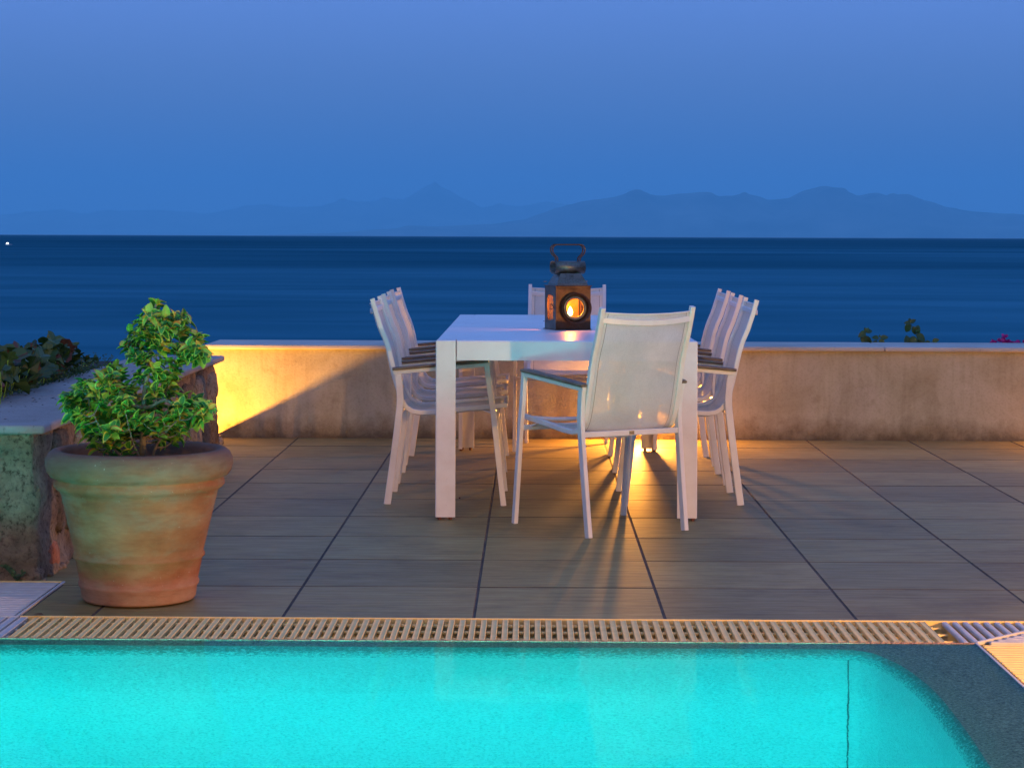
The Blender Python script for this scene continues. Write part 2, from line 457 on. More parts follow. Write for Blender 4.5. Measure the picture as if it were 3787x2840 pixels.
H2 = [(-220, 480), (-100, 474), (0, 468), (60, 458), (130, 453), (170, 462), (250, 456), (340, 454), (400, 458), (440, 463), (500, 452), (560, 442), (620, 448), (690, 445),
      (740, 436), (800, 442), (860, 434), (900, 416), (922, 409), (940, 406), (960, 411), (980, 418), (1010, 432), (1040, 448), (1080, 442), (1120, 446), (1180, 435), (1230, 442), (1290, 455), (1400, 470), (1600, 500)]
hill('hills', px(H1, 62000), 62000, 9000, rock)
hill('mountain_range', px(H2, 96000), 96000, 14000, rock)

# planted slope below the terrace, down to the water
bm = bmesh.new(); rows = []
for j in range(9):
    y = 12.9 + j * 1.4; row = []
    for i in range(33):
        x = -16 + i; z = -.35 - j * .62 + .25 * noise.noise(Vector((x * .4, y * .4, 0)))
        if j == 0: z = -.3
        row.append(bm.verts.new((x, y, z)))
    rows.append(row)
for a, b in zip(rows, rows[1:]):
    for i in range(32): bm.faces.new((a[i], a[i + 1], b[i + 1], b[i]))
tag(bmobj('hillside', bm, None, noisy('slope_earth', (.03, .035, .02), (.08, .07, .045), 3, .95, world=True), True), kind='structure')

HAZE_ON = True
HAZE = 2.5e-5
if HAZE_ON:
    m = M('haze_air'); pv = m.n('ShaderNodeVolumePrincipled')
    pv.inputs['Color'].default_value = (.40, .84, .96, 1); pv.inputs['Density'].default_value = HAZE
    pv.inputs['Anisotropy'].default_value = 0.0
    m.l(pv.outputs[0], m.out.inputs['Volume'])
    o = boxobj('haze', (-90000, 90000, -3000, 125000, -7.5, 3300), None, m.m); tag(o, kind='stuff')

# ------------------------------------------------------------------ terrace floor
XJ = [-.778 + .6 * i for i in range(-2, 9)]
YR = [6.614, 7.211] + [7.211 + .6 * i for i in range(1, 9)] + [12.488]
floor = boxobj('terrace_floor', (-1.83, 5.2, 7.0, 12.49, -.20, -.0022), None, grout); tag(floor, kind='structure')
bm = bmesh.new(); box(bm, -1.60, 5.2, 6.614, 7.0, -.20, -.0022)
o = bmobj('floor_bed', bm, floor, grout)
bm = bmesh.new(); box(bm, 1.67, 5.2, 2.0, 6.614, -.20, -.0022); bmobj('floor_bed', bm, floor, grout)
joint = noisy('dirty_joint', (.026, .018, .012), (.10, .076, .054), 11, .9, world=True)
def tile(x0, x1, y0, y1):
    if x1 - x0 < .03 or y1 - y0 < .03: return
    gx, gy = .0012, .0020
    w, d = (x1 - x0) / 2 - gx, (y1 - y0) / 2 - gy
    j = R.uniform(-.0007, .0007)
    bm = bmesh.new(); box(bm, -w, w, -d, d, -.012, 0, bev=.0040)
    bm.normal_update()
    for f in bm.faces:
        if abs(f.normal.z) < .93: f.material_index = 1
    o = bmobj('tile', bm, floor, [tile_mat, joint])
    o.location = ((x0 + x1) / 2, (y0 + y1) / 2, j)
for r in range(len(YR) - 1):
    y0, y1 = YR[r], YR[r + 1]
    for i in range(len(XJ) - 1):
        x0, x1 = XJ[i], XJ[i + 1]
        lim = -1.600 if r == 0 else (-1.705 if y1 < 11.6 else -1.83)
        if x1 <= lim: continue
        tile(max(x0, lim), x1, y0, y1)
for i in range(5):
    for k in range(8):
        y1 = 6.614 - k * .6
        tile(1.672 if i == 0 else 1.622 + .6 * i, 1.622 + .6 * (i + 1), y1 - .6, y1)
# small debris: dry berries and specks on the tiles
for (dx, dy) in ((-.325, 9.62),):
    bm = bmesh.new(); bmesh.ops.create_icosphere(bm, subdivisions=1, radius=.006)
    for v in bm.verts: v.co.z = v.co.z * .7 + .004
    o = bmobj('seed', bm, None, rubber); o.location = (dx, dy, 0.001)
    tag(o, 'tiny dark dried berry on the tiles between the left chair and table leg', 'berry')

# ------------------------------------------------------------------ back wall
YW = 12.488
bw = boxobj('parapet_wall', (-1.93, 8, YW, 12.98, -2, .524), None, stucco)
tag(bw, 'long low stained plaster wall with pale stone coping before the sea', 'wall')
x = -1.93
cuts = [-1.93, -.52, .78, 2.08, 3.38, 4.68, 5.98, 8.0]
for a, b in zip(cuts, cuts[1:]):
    bm = bmesh.new(); box(bm, a + .002, b - .002, YW - .032, 13.01, .524, .553, .009, 3)
    bmobj('coping_slab', bm, bw, trav)

# ------------------------------------------------------------------ stone planter wall (left)
sw = empty('stone_wall', (-1.92, 9.3, 0)); tag(sw, 'rough mortared stone planter wall with pale coping, left of the terracotta pot', 'wall')
def rel(o): o.location = Vector(o.location) - Vector((-1.92, 9.3, 0))
def rough_panel(u0, u1, z0, z1, nu, nz, fn):
    bm = bmesh.new(); g = []
    for j in range(nz + 1):
        z = z0 + (z1 - z0) * j / nz; row = []
        for i in range(nu + 1):
            u = u0 + (u1 - u0) * i / nu; row.append(bm.verts.new(fn(u, z)))
        g.append(row)
    for a, b in zip(g, g[1:]):
        for i in range(nu): bm.faces.new((a[i], a[i + 1], b[i + 1], b[i]))
    return bm
def nz_(p, a=.017): 
    return a * noise.fractal(Vector(p) * 7, .8, 2.0, 5) + .004 * noise.noise(Vector(p) * 45)
XF, YF = -1.702, 7.285
# one continuous skin: near face, rounded corner, right face, end face
path = []
for i in range(40): path.append((-2.6 + (-1.74 + 2.6) * i / 39, YF, 0, -1))
for i in range(1, 8):
    a = math.pi / 2 * i / 8; path.append((-1.74 + .038 * math.sin(a), YF + .038 - .038 * math.cos(a), math.sin(a), -math.cos(a)))
for i in range(190): path.append((XF, YF + .04 + (11.43 - YF - .04) * i / 189, 1, 0))
for i in range(1, 8):
    a = math.pi / 2 * i / 8; path.append((XF - .03 + .03 * math.cos(a), 11.43 + .03 * math.sin(a), math.cos(a), math.sin(a)))
for i in range(16): path.append((-1.74 - .42 * i / 15, 11.46, 0, 1))
bm = bmesh.new(); g = []
for j in range(31):
    z = -.01 + .525 * j / 30; row = []
    for (x_, y_, nx, ny) in path:
        d = nz_((x_, y_, z)) + .010 * noise.noise(Vector((x_ * 3, y_ * 3, z * 5))) - .012 * (z / .5) + (.010 if z < .03 else 0)
        row.append(bm.verts.new((x_ + nx * d, y_ + ny * d, z)))
    g.append(row)
for a, b in zip(g, g[1:]):
    for i in range(len(path) - 1): bm.faces.new((a[i], a[i + 1], b[i + 1], b[i]))
o = bmobj('wall_body', bm, sw, mortar, True); rel(o)
def lump(cx, cy, cz, sx, sy, sz, mat, seed, name='stone', sq=2.6):
    bm = bmesh.new(); bmesh.ops.create_icosphere(bm, subdivisions=3, radius=1)
    for v in bm.verts:
        p = v.co.copy(); n_ = (abs(p.x) ** sq + abs(p.y) ** sq + abs(p.z) ** sq) ** (1 / sq); p /= n_
        d = 1 + .16 * noise.fractal(p * 1.6 + Vector((seed, 0, 0)), .8, 2, 4) + .04 * noise.noise(p * 7 + Vector((seed, 3, 0)))
        v.co = Vector((p.x * sx, p.y * sy, p.z * sz)) * d
    o = bmobj(name, bm, sw, mat, True); o.location = (cx, cy, cz); rel(o); return o
# right face stones (y, z, half y, half z, kind)
RF = [(7.62, .44, .13, .055, 1), (7.62, .24, .07, .12, 1), (7.80, .14, .055, .032, 1), (7.93, .06, .06, .024, 1), (7.50, .05, .09, .055, 2),
      (8.02, .40, .15, .075, 0), (8.35, .22, .17, .10, 1), (8.1, .22, .08, .06, 0), (8.48, .42, .16, .06, 0), (8.7, .12, .14, .09, 0), (8.9, .36, .18, .09, 1),
      (9.2, .16, .2, .11, 0), (9.4, .40, .2, .08, 0), (9.68, .18, .17, .12, 1), (9.92, .38, .2, .09, 0), (10.2, .14, .2, .11, 0), (10.42, .36, .2, .10, 1), (10.7, .14, .19, .11, 0),
      (10.86, .36, .16, .11, 0), (11.04, .12, .15, .10, 1)]
for i, (y_, z_, hy, hz, k) in enumerate(RF):
    lump(XF - .012, y_, z_, .030, hy, hz, (stone_pale, stone_dark, brick_red)[k], i * 3.1, 'brick' if k == 2 else 'stone')
lump(XF - .10, 11.27, .37, .115, .17, .115, stone_pale, 71, sq=3.5)
lump(XF - .10, 11.28, .135, .12, .17, .13, stone_dark, 75, sq=3.5)
lump(-1.80, 12.08, .010, .035, .10, .028, stone_pale, 95)
for i in range(46):   # mortar crumbs along the foot of the wall
    y_ = 7.3 + i * .09 * R.uniform(.8, 1.2); s_ = R.uniform(.006, .018)
    if y_ > 11.4: break
    lump(XF + .012 + R.uniform(-.006, .01), y_, s_ * .3, s_, s_ * 1.6, s_ * .7, mortar, i * 1.7, 'rubble')
# coping slabs of the stone wall
for a, b in ((7.245, 8.55), (8.554, 9.9), (9.904, 11.50)):
    bm = bmesh.new(); box(bm, -2.15, -1.672, a, b, .510, .541, .011, 3)
    o = bmobj('coping_slab', bm, sw, trav2); rel(o)
# planter soil behind it and the lower landing with its kerb
tag(boxobj('planter_soil', (-6, -2.14, 7.0, 11.4, -1.0, .515), None, soil), kind='structure')
tag(boxobj('lower_landing', (-5, -1.835, 11.47, 14.0, -1.0, -.42), None, mortar), kind='structure')
tag(boxobj('kerb_stone', (-1.86, -1.826, 11.52, YW - .002, -.2, .020), None, stone_pale, .004), 'narrow pale stone kerb edging the tiles by the lit wall', 'kerb')

# leaf litter specks on the coping
bm = bmesh.new()
for i in range(420):
    x_ = R.uniform(-2.13, -1.70); y_ = R.uniform(7.35, 11.3)
    if R.random() > .35 + .65 * ((-1.70 - x_) / .43): continue
    a = R.gauss(0, .5); l = R.uniform(.004, .012); w = R.uniform(.0012, .0025)
    c_, s_ = math.cos(a), math.sin(a)
    vs_ = [bm.verts.new((x_ + c_ * u * l - s_ * v * w, y_ + s_ * u * l + c_ * v * w, .5425 + (abs(u) < .5) * .002)) for u, v in ((-1, 0), (0, -1), (1, 0), (0, 1))]
    bm.faces.new(vs_)
tag(bmobj('leaf_litter', bm, None, dark), 'tiny dry leaf scraps scattered over the pale planter wall coping', 'leaf litter', kind='stuff')

# ------------------------------------------------------------------ grates
def mk_pool():
    m = M('pool_finish'); v = m.pos()
    g = m.noise(v, 95, 5, .75); f = m.noise(v, 2.4, 6, .6)
    w = m.n('ShaderNodeTexVoronoi'); w.inputs['Scale'].default_value = 130; m.l(v, w.inputs[0])
    col = m.ramp(f, [(.3, (.50, .56, .56)), (.7, (.62, .64, .63))])
    col = m.mix(.55, col, m.ramp(g, [(.38, (.30, .42, .42)), (.52, (1, 1, 1))]), 'MULTIPLY')
    return m.done(m.pbr(col, .85, 0, m.bump(g, 1.0, .014), .1))
def mk_rim():
    m = M('pool_rim_mosaic'); v = m.pos()
    g = m.noise(v, 110, 4, .8); f = m.noise(v, 6, 5)
    col = m.ramp(g, [(.38, (.14, .075, .05)), (.52, (.56, .33, .22)), (.66, (.80, .52, .36))])
    col = m.mix(.4, col, m.ramp(f, [(.3, (.7, .7, .7)), (.7, (1, 1, 1))]), 'MULTIPLY')
    return m.done(m.pbr(col, .8, 0, m.bump(g, .5, .003), .2))
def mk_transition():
    m = M('shaded_rim_speckle'); v = m.pos()
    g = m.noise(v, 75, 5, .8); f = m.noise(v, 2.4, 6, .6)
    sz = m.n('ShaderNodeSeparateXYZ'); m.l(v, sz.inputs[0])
    depth = m.math('MULTIPLY', m.math('ADD', sz.outputs[2], .14), 1.6)      # speckle darkens towards the rim, lamp shading put into the colour
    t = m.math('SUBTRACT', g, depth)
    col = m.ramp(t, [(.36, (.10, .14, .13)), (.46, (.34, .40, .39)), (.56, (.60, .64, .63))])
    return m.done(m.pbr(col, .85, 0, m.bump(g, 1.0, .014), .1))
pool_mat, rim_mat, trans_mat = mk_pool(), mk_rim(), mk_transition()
def slat_mesh(w, l, h, ridges):
    bm = bmesh.new(); sec = [(-w / 2, -h), (w / 2, -h), (w / 2, -.0015), (w / 2 - .0012, 0), (w / 2 - .003, 0), (w / 2 - .0038, -.0012), (-w / 2 + .0038, -.0012), (-w / 2 + .003, 0), (-w / 2 + .0012, 0), (-w / 2, -.0015)]
    sweep(bm, [(0, -l / 2, 0), (0, l / 2, 0)], sec, (1, 0, 0))
    me = bpy.data.meshes.new('slat'); bmesh.ops.recalc_face_normals(bm, faces=bm.faces[:]); 
    # section z axis follows t x s ; flip so the ridges face up
    if sum(v.co.z for v in bm.verts) > 0:
        for v in bm.verts: v.co.z = -v.co.z
    bm.to_mesh(me); bm.free(); return me
G0, G1 = 6.262, 6.606
def grate(name, label, x0, x1, y0, y1, along, pitch, sw_, mat, rods=3):
    """along='y': slats run along y and repeat along x"""
    t = empty(name, ((x0 + x1) / 2, (y0 + y1) / 2, 0)); tag(t, label, 'drain grate', 'overflow grates round the pool')
    L = (y1 - y0 - .012) if along == 'y' else (x1 - x0 - .012); span = (x1 - x0) if along == 'y' else (y1 - y0)
    me = slat_mesh(sw_, L, .013, True); me.materials.append(mat)
    n = int(span / pitch)
    for i in range(n):
        o = bpy.data.objects.new('slat', me); link(o, t)
        p = -span / 2 + pitch * (i + .5)
        if along == 'y': o.location = (p, 0, .001 + R.uniform(-.0004, .0004))
        else: o.location = (0, p, .001 + R.uniform(-.0004, .0004)); o.rotation_euler = (0, 0, math.pi / 2)
    # rods with sleeves
    for k in range(rods):
        s = -L / 2 + L * (k + .5) / rods if rods > 1 else 0
        bm = bmesh.new()
        a, b = (Vector((-span / 2, s, -.012)), Vector((span / 2, s, -.012))) if along == 'y' else (Vector((s, -span / 2, -.012)), Vector((s, span / 2, -.012)))
        sweep(bm, [a, b], circ(.0045, 8))
        d = (b - a).normalized()
        for i in range(n + 1):
            p = a + d * (pitch * i)
            sweep(bm, [p - d * .006, p + d * .006], circ(.0065, 8))
        bmobj('rod', bm, t, mat, True)
    return t
beds = empty('gutter'); tag(beds, kind='structure')
boxobj('gutter_floor', (-3.2, 1.66, G0 + .004, 6.612, -.16, -.10), beds, dark)
boxobj('gutter_floor', (1.322, 1.666, -1.0, G0, -.16, -.10), beds, dark)
boxobj('gutter_floor', (-3.2, -1.614, 6.62, 7.27, -.16, -.03), beds, dark)
boxobj('gutter_edge', (-3.2, 1.314, G0 - .0085, G0 + .004, -.16, .0004), beds, rim_mat)
boxobj('gutter_edge', (-1.600, 5.2, 6.6065, 6.6145, -.16, .0025), beds, plastic, .001)
boxobj('gutter_edge', (1.314, 1.322, -1, G0, -.16, .0015), beds, whiteplastic, .001)
boxobj('gutter_edge', (1.664, 1.6715, -1, 6.606, -.16, .0025), beds, plastic, .001)
boxobj('gutter_edge', (-1.614, -1.604, 6.62, 7.27, -.10, .003), beds, whiteplastic, .001)
boxobj('gutter_edge', (-3.2, -1.616, 7.258, 7.272, -.10, .004), beds, plastic, .001)
boxobj('gutter_edge', (-3.2, -1.604, 6.607, 6.619, -.10, .002), beds, whiteplastic, .001)
grate('pool_grate', 'long beige slatted overflow grate between the water and the tiles', -1.560, 1.268, G0 + .004, G1, 'y', .0333, .0185, plastic)
grate('pool_grate', 'whitish grate end at the left edge beside the long beige grate', -2.4, -1.564, G0 + .004, G1, 'y', .0333, .024, whiteplastic)
grate('pool_grate', 'white ribbed grate panel at the foot of the stone wall', -2.4, -1.617, 6.622, 7.256, 'x', .0333, .027, whiteplastic, 5)
grate('pool_grate', 'orange lit grate strip running along the right side of the pool', 1.324, 1.662, 4.0, G0 + .0, 'x', .0333, .024, plastic)  # beige instead of white: warm lamplight put into the plastic colour
# mitred corner piece
t = empty('pool_grate', (1.45, 6.44, 0)); tag(t, 'mitred white grate corner where the two pool grates meet', 'drain grate', 'overflow grates round the pool')
for i in range(12):
    x_ = 1.290 + i * .0325; y0 = G0 + .006 if x_ < 1.318 else G0 + .006 + (x_ - 1.318)
    if x_ > 1.655 or G1 - y0 < .015: continue
    boxobj('slat', (x_ - .0085 - 1.45, x_ + .0085 - 1.45, y0 - 6.44, G1 - .004 - 6.44, -.012, .001), t, whiteplastic, .0035, 2)
for i in range(11):
    y_ = G0 + .018 + i * .030; x0 = 1.324 + (y_ - G0) + .02
    if x0 > 1.65: continue
    boxobj('slat', (x0 - 1.45, 1.66 - 1.45, y_ - .011 - 6.44, y_ + .011 - 6.44, -.012, .001), t, whiteplastic, .002, 1)
bm = bmesh.new(); sweep(bm, [(1.318 - 1.45, G0 + .003 - 6.44, -.003), (1.655 - 1.45, G0 + .34 - 6.44, -.003)], rrect(.012, .012, .002), (0, 0, 1))
bmobj('mitre_bar', bm, t, whiteplastic)
# one dry leaf caught at the grate corner
bm = bmesh.new()
for a, b in (((0, 0, 0), 1),):
    vs_ = [bm.verts.new(p) for p in ((-.02, 0, 0), (-.008, .011, .004), (.012, .009, .006), (.022, 0, .002), (.01, -.010, .007), (-.008, -.009, .005))]
    bm.faces.new(vs_)
o = bmobj('dry_leaf', bm, None, vine_rust); o.location = (-1.545, 6.60, .006); tag(o, 'single brown dry leaf lying on the left end of the beige grate', 'leaf')

# ------------------------------------------------------------------ pool
# basin outline (counter-clockwise seen from above), right part measured
inner = [(-6.0, 6.180), (.86, 6.180), (.935, 6.172), (.985, 6.130), (1.025, 6.02), (1.055, 5.85), (1.073, 5.60), (1.068, 5.25), (1.052, 4.9), (1.022, 4.4), (1.022, 1.5), (-6.0, 1.5)]
outer = [(-6.0, G0 - .010), (.90, G0 - .010), (1.05, G0 - .010), (1.20, G0 - .010), (1.314, G0 - .010), (1.314, 6.0), (1.314, 5.7), (1.314, 5.3), (1.314, 4.9), (1.314, 4.4), (1.314, 1.2), (-6.0, 1.2)]
def resample(P, closed_from, closed_to, n=5):
    mid = [tuple(v)[:2] for v in catmull([(x_, y_, 0) for x_, y_ in P[closed_from:closed_to + 1]], n)]
    return P[:closed_from] + mid + P[closed_to + 1:]
inner = resample(inner, 2, 9); outer = resample(outer, 2, 9)
def inset(poly, d):
    o = []; n = len(poly)
    for i in range(n):
        p = Vector(poly[i]); a = (p - Vector(poly[i - 1])).normalized(); b = (Vector(poly[(i + 1) % n]) - p).normalized()
        t_ = (a + b); t_ = t_.normalized() if t_.length > .2 else a
        nrm = Vector((t_.y, -t_.x)); k = 1 / max(.5, t_.dot(b))
        o.append(tuple(p + nrm * d * k))
    return o
bm = bmesh.new()
levels = [(outer, -.006), (inner, -.020)]
for a in range(1, 6):
    th = math.pi / 2 * a / 5; levels.append((inset(inner, .085 * math.sin(th) - .05), -.020 - .11 * (1 - math.cos(th)) - .004 * a / 5))
last = levels[-1][0]
def ringv(poly, z): return [bm.verts.new((x_, y_, z)) for x_, y_ in poly]
rings = [ringv(p, z) for p, z in levels]
def bridge(a, b):
    n = len(a)
    return [bm.faces.new((a[i], a[(i + 1) % n], b[(i + 1) % n], b[i])) for i in range(n)]
bridge(rings[0], rings[1])
pool = bmobj('pool_rim', bm, None, rim_mat)
tag(pool, kind='structure')
bm = bmesh.new()
lv = levels[1:]
# subdivide side walls in depth
for z in (-.3, -.8, -1.45): lv.append((last, z))
rings = [ringv(p, z) for p, z in lv]
for a, b in zip(rings, rings[1:]): bridge(a, b)
bm.faces.new(rings[-1])
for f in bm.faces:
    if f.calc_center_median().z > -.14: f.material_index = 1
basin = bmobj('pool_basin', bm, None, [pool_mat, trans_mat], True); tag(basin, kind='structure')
# seam line running down the corner
bm = bmesh.new(); lp = last[2]
pts = [(lp[0] - .001 + .003 * noise.noise(Vector((i, 0, 0))), lp[1] - .004, -.12 - i * .06) for i in range(22)]
sweep(bm, pts, [(-.002, -.002), (.002, -.002), (.002, .002), (-.002, .002)], (1, 0, 0), scale=[1 + .6 * noise.noise(Vector((i * 1.7, 5, 0))) for i in range(22)])
bmobj('corner_seam', bm, basin, dark)
# water
def mk_water():
    m = M('pool_water'); v = m.pos((1, 1, 1))
    f = m.noise(v, 3.0, 3, .5); h = m.noise(v, 55, 2, .5)
    r = m.n('ShaderNodeBsdfRefraction'); r.inputs['IOR'].default_value = 1.333; r.inputs['Roughness'].default_value = .015
    r.inputs[0].default_value = (.50, .97, .98, 1)
    g = m.n('ShaderNodeBsdfGlossy'); g.inputs['Roughness'].default_value = .05
    b = m.bump(m.math('ADD', f, m.math('MULTIPLY', h, .02)), .25, .006)
    m.l(b, r.inputs['Normal']); m.l(b, g.inputs['Normal'])
    fr = m.n('ShaderNodeFresnel'); fr.inputs[0].default_value = 1.333; m.l(b, fr.inputs['Normal'])
    tr = m.n('ShaderNodeBsdfTransparent'); tr.inputs[0].default_value = (.50, .97, .98, 1)
    return m.done(m.mixsh(m.math('MULTIPLY', fr.outputs[0], .24), m.mixsh(.15, r.outputs[0], tr.outputs[0]), g.outputs[0]))
bm = bmesh.new(); bm.faces.new([bm.verts.new((x_, y_, -.001)) for x_, y_ in ((-6, 1.2), (1.314, 1.2), (1.314, G0 - .010), (-6, G0 - .010))])
tag(bmobj('pool_water', bm, None, mk_water()), kind='structure')
# deck behind the camera side of the pool
tag(boxobj('pool_deck', (-6, 5.2, -6, 1.19, -.3, 0), None, tile_mat), kind='structure')

# underwater lamps in the near wall
def pool_lamp(x_, y_, z_, P, which):
    t = empty('pool_lamp', (x_, y_, z_)); tag(t, which + ' underwater lamp set in the near wall of the pool', 'lamp', 'underwater pool lamps')
    bm = bmesh.new(); lathe(bm, [(0, -.02), (.09, -.02), (.11, 0), (.10, .012), (.085, .014)], 32); o = bmobj('lamp_ring', bm, t, whiteplastic, True); o.rotation_euler = (rad(-90), 0, 0)
    L = bpy.data.lights.new('pool_light', 'POINT'); L.energy = P; L.color = (.0, 1.0, .98); L.shadow_soft_size = .22
    lo = bpy.data.objects.new('pool_light', L); link(lo, t); lo.location = (0, .12, 0)
for i, x_ in enumerate((-3.2, -1.4, .5)): pool_lamp(x_, 1.66, -.90, (720, 720, 1750)[i], ('leftmost', 'middle', 'rightmost')[i])

# ------------------------------------------------------------------ warm lamps
def wall_lamp(x_, z_, P, lab, col=(1, .37, .045)):
    """recessed brick light: frame set 3 mm proud of the render, lit glass inside"""
    t = empty('wall_lamp', (x_, YW, z_)); tag(t, lab, 'lamp', 'low wall lamps')
    bm = bmesh.new(); w, h = .045, .030
    for b in ((-w, w, -.004, -.0005, h - .006, h), (-w, w, -.004, -.0005, -h, -h + .006), (-w, -w + .006, -.004, -.0005, -h + .006, h - .006), (w - .006, w, -.004, -.0005, -h + .006, h - .006)): box(bm, *b)
    bmobj('frame', bm, t, steel)
    L = bpy.data.lights.new('lamp_light', 'AREA'); L.shape = 'RECTANGLE'; L.size = .085; L.size_y = .05; L.energy = P; L.color = col
    lo = bpy.data.objects.new('lamp_light', L); link(lo, t); lo.location = (0, -.008, 0); lo.rotation_euler = (rad(-52), 0, 0)
    L = bpy.data.lights.new('bulb_glow', 'POINT'); L.energy = P * .2; L.color = col; L.shadow_soft_size = .02
    lo = bpy.data.objects.new('bulb_glow', L); link(lo, t); lo.location = (0, -.045, 0)
wall_lamp(.652, .235, 78, 'small recessed lamp low on the plaster wall behind the table leg')
wall_lamp(3.55, .235, 75, 'small recessed lamp low on the plaster wall, farther right than the chairs')
t = empty('stair_lamp', (-2.22, 12.12, -.42)); tag(t, 'stub lamp on the lower landing beyond the stone wall', 'lamp')
bm = bmesh.new(); lathe(bm, [(0, 0), (.04, 0), (.03, .02), (.03, .20), (0, .21)], 20); bmobj('post', bm, t, steel, True)
L = bpy.data.lights.new('lamp_light', 'POINT'); L.energy = 250; L.color = (1, .43, .06); L.shadow_soft_size = .02
lo = bpy.data.objects.new('lamp_light', L); link(lo, t); lo.location = (0, 0, .25)
def bollard(x_, y_, P, h, lab, col, rs=.05):
    t = empty('bollard_lamp', (x_, y_, 0)); tag(t, lab, 'lamp')
    bm = bmesh.new(); lathe(bm, [(0, 0), (.05, 0), (.05, .01), (.03, .02), (.03, h - .12), (0, h - .12)], 24); bmobj('post', bm, t, steel, True)
    bm = bmesh.new(); lathe(bm, [(.08, h + .06), (.06, h + .09), (0, h + .10)], 24); bmobj('cap', bm, t, steel, True)
    L = bpy.data.lights.new('lamp_light', 'POINT'); L.energy = P; L.color = col; L.shadow_soft_size = rs
    lo = bpy.data.objects.new('lamp_light', L); link(lo, t); lo.location = (0, 0, h)
bollard(2.7, 4.5, 430, .55, 'short garden lamp beside the right pool grate', (1, .46, .11))

# house facade behind the camera, with two lit wall lamps
hs = empty('house', (0, -5, 0)); tag(hs, 'plain plastered house front facing the pool and terrace', 'house')
hm = noisy('house_render', (.42, .36, .30), (.52, .46, .39), 2, .9, 0, .3, .003, world=True)
def hb(n, b, mt, par=None): return boxobj(n, b, par or hs, mt)
for b in ((-11, -3, -.3, 0, 0, 6.2), (-3, -.6, -.3, 0, 2.3, 6.2), (-.6, 2.2, -.3, 0, 0, 6.2), (2.2, 4.6, -.3, 0, 2.3, 6.2), (4.6, 12, -.3, 0, 0, 6.2)): hb('wall', b, hm)
for x_ in (-3, 2.2):
    d_ = hb('door', (x_ + .02, x_ + 2.38, -.22, -.18, .02, 2.28), white); hb('handle', (x_ + 1.1, x_ + 1.13, -.18, -.14, .95, 1.15), steel, d_)
hb('eave', (-11.3, 12.3, -.3, .55, 6.2, 6.4), hm)
for k, x_ in enumerate((-1.2 + 1.2, 3.4 - 8.2)):
    t = empty('house_lamp', (x_ + 1.0, -4.98, 3.7)); tag(t, ('frosted wall lamp between the house doors', 'frosted wall lamp left of the house doors')[k], 'lamp')
    boxobj('back_plate', (-.06, .06, 0, .02, -.10, .10), t, steel)
    boxobj('shade', (-.08, .08, .02, .16, .14, .15), t, steel)
    L = bpy.data.lights.new('lamp_light', 'POINT'); L.energy = 520; L.color = (1, .62, .28); L.shadow_soft_size = .12
    lo = bpy.data.objects.new('lamp_light', L); link(lo, t); lo.location = (0, .16, 0)

# ------------------------------------------------------------------ table
tb = empty('dining_table', (.148, 10.374, 0), 0.0); tag(tb, 'long white metal dining table set between the chairs, lantern on top', 'table')
X0, X1, Y0, Y1, ZT, ZB = -.552, .552, -1.466, 1.466, .757, .673
lw = .084
bm = bmesh.new()
g_ = .0045
pl = [(X0 + lw + g_, Y0), (X1 - lw - g_, Y0), (X1 - lw - g_, Y0 + lw + g_), (X1, Y0 + lw + g_), (X1, Y1 - lw - g_), (X1 - lw - g_, Y1 - lw - g_), (X1 - lw - g_, Y1),
      (X0 + lw + g_, Y1), (X0 + lw + g_, Y1 - lw - g_), (X0, Y1 - lw - g_), (X0, Y0 + lw + g_), (X0 + lw + g_, Y0 + lw + g_)]
v0 = [bm.verts.new((x_, y_, ZB)) for x_, y_ in pl]; v1 = [bm.verts.new((x_, y_, ZT)) for x_, y_ in pl]
topf = bm.faces.new(v1); bm.faces.new(v0[::-1])
for i in range(12): bm.faces.new((v0[i], v0[(i + 1) % 12], v1[(i + 1) % 12], v1[i]))
bmesh.ops.bevel(bm, geom=[e for e in topf.edges if e.calc_length() > .3], offset=.009, segments=4, profile=.5, affect='EDGES')
def mk_top():
    m = M('white_table_lacquer'); v = m.pos()
    f = m.noise(v, 3, 6, .6); g = m.noise(m.pos((1, 5, 1)), 8, 5, .6)
    col = m.ramp(f, [(.3, (.70, .69, .68)), (.7, (.78, .78, .77))])
    col = m.mix(.25, col, m.ramp(g, [(.35, (.8, .79, .77)), (.6, (1, 1, 1))]), 'MULTIPLY')
    return m.done(m.pbr(col, m.ramp(g, [(.3, (.26,) * 3), (.7, (.40,) * 3)]), 0, m.bump(g, .05, .001), .5))
topmat = mk_top()
bmobj('tabletop', bm, tb, topmat)
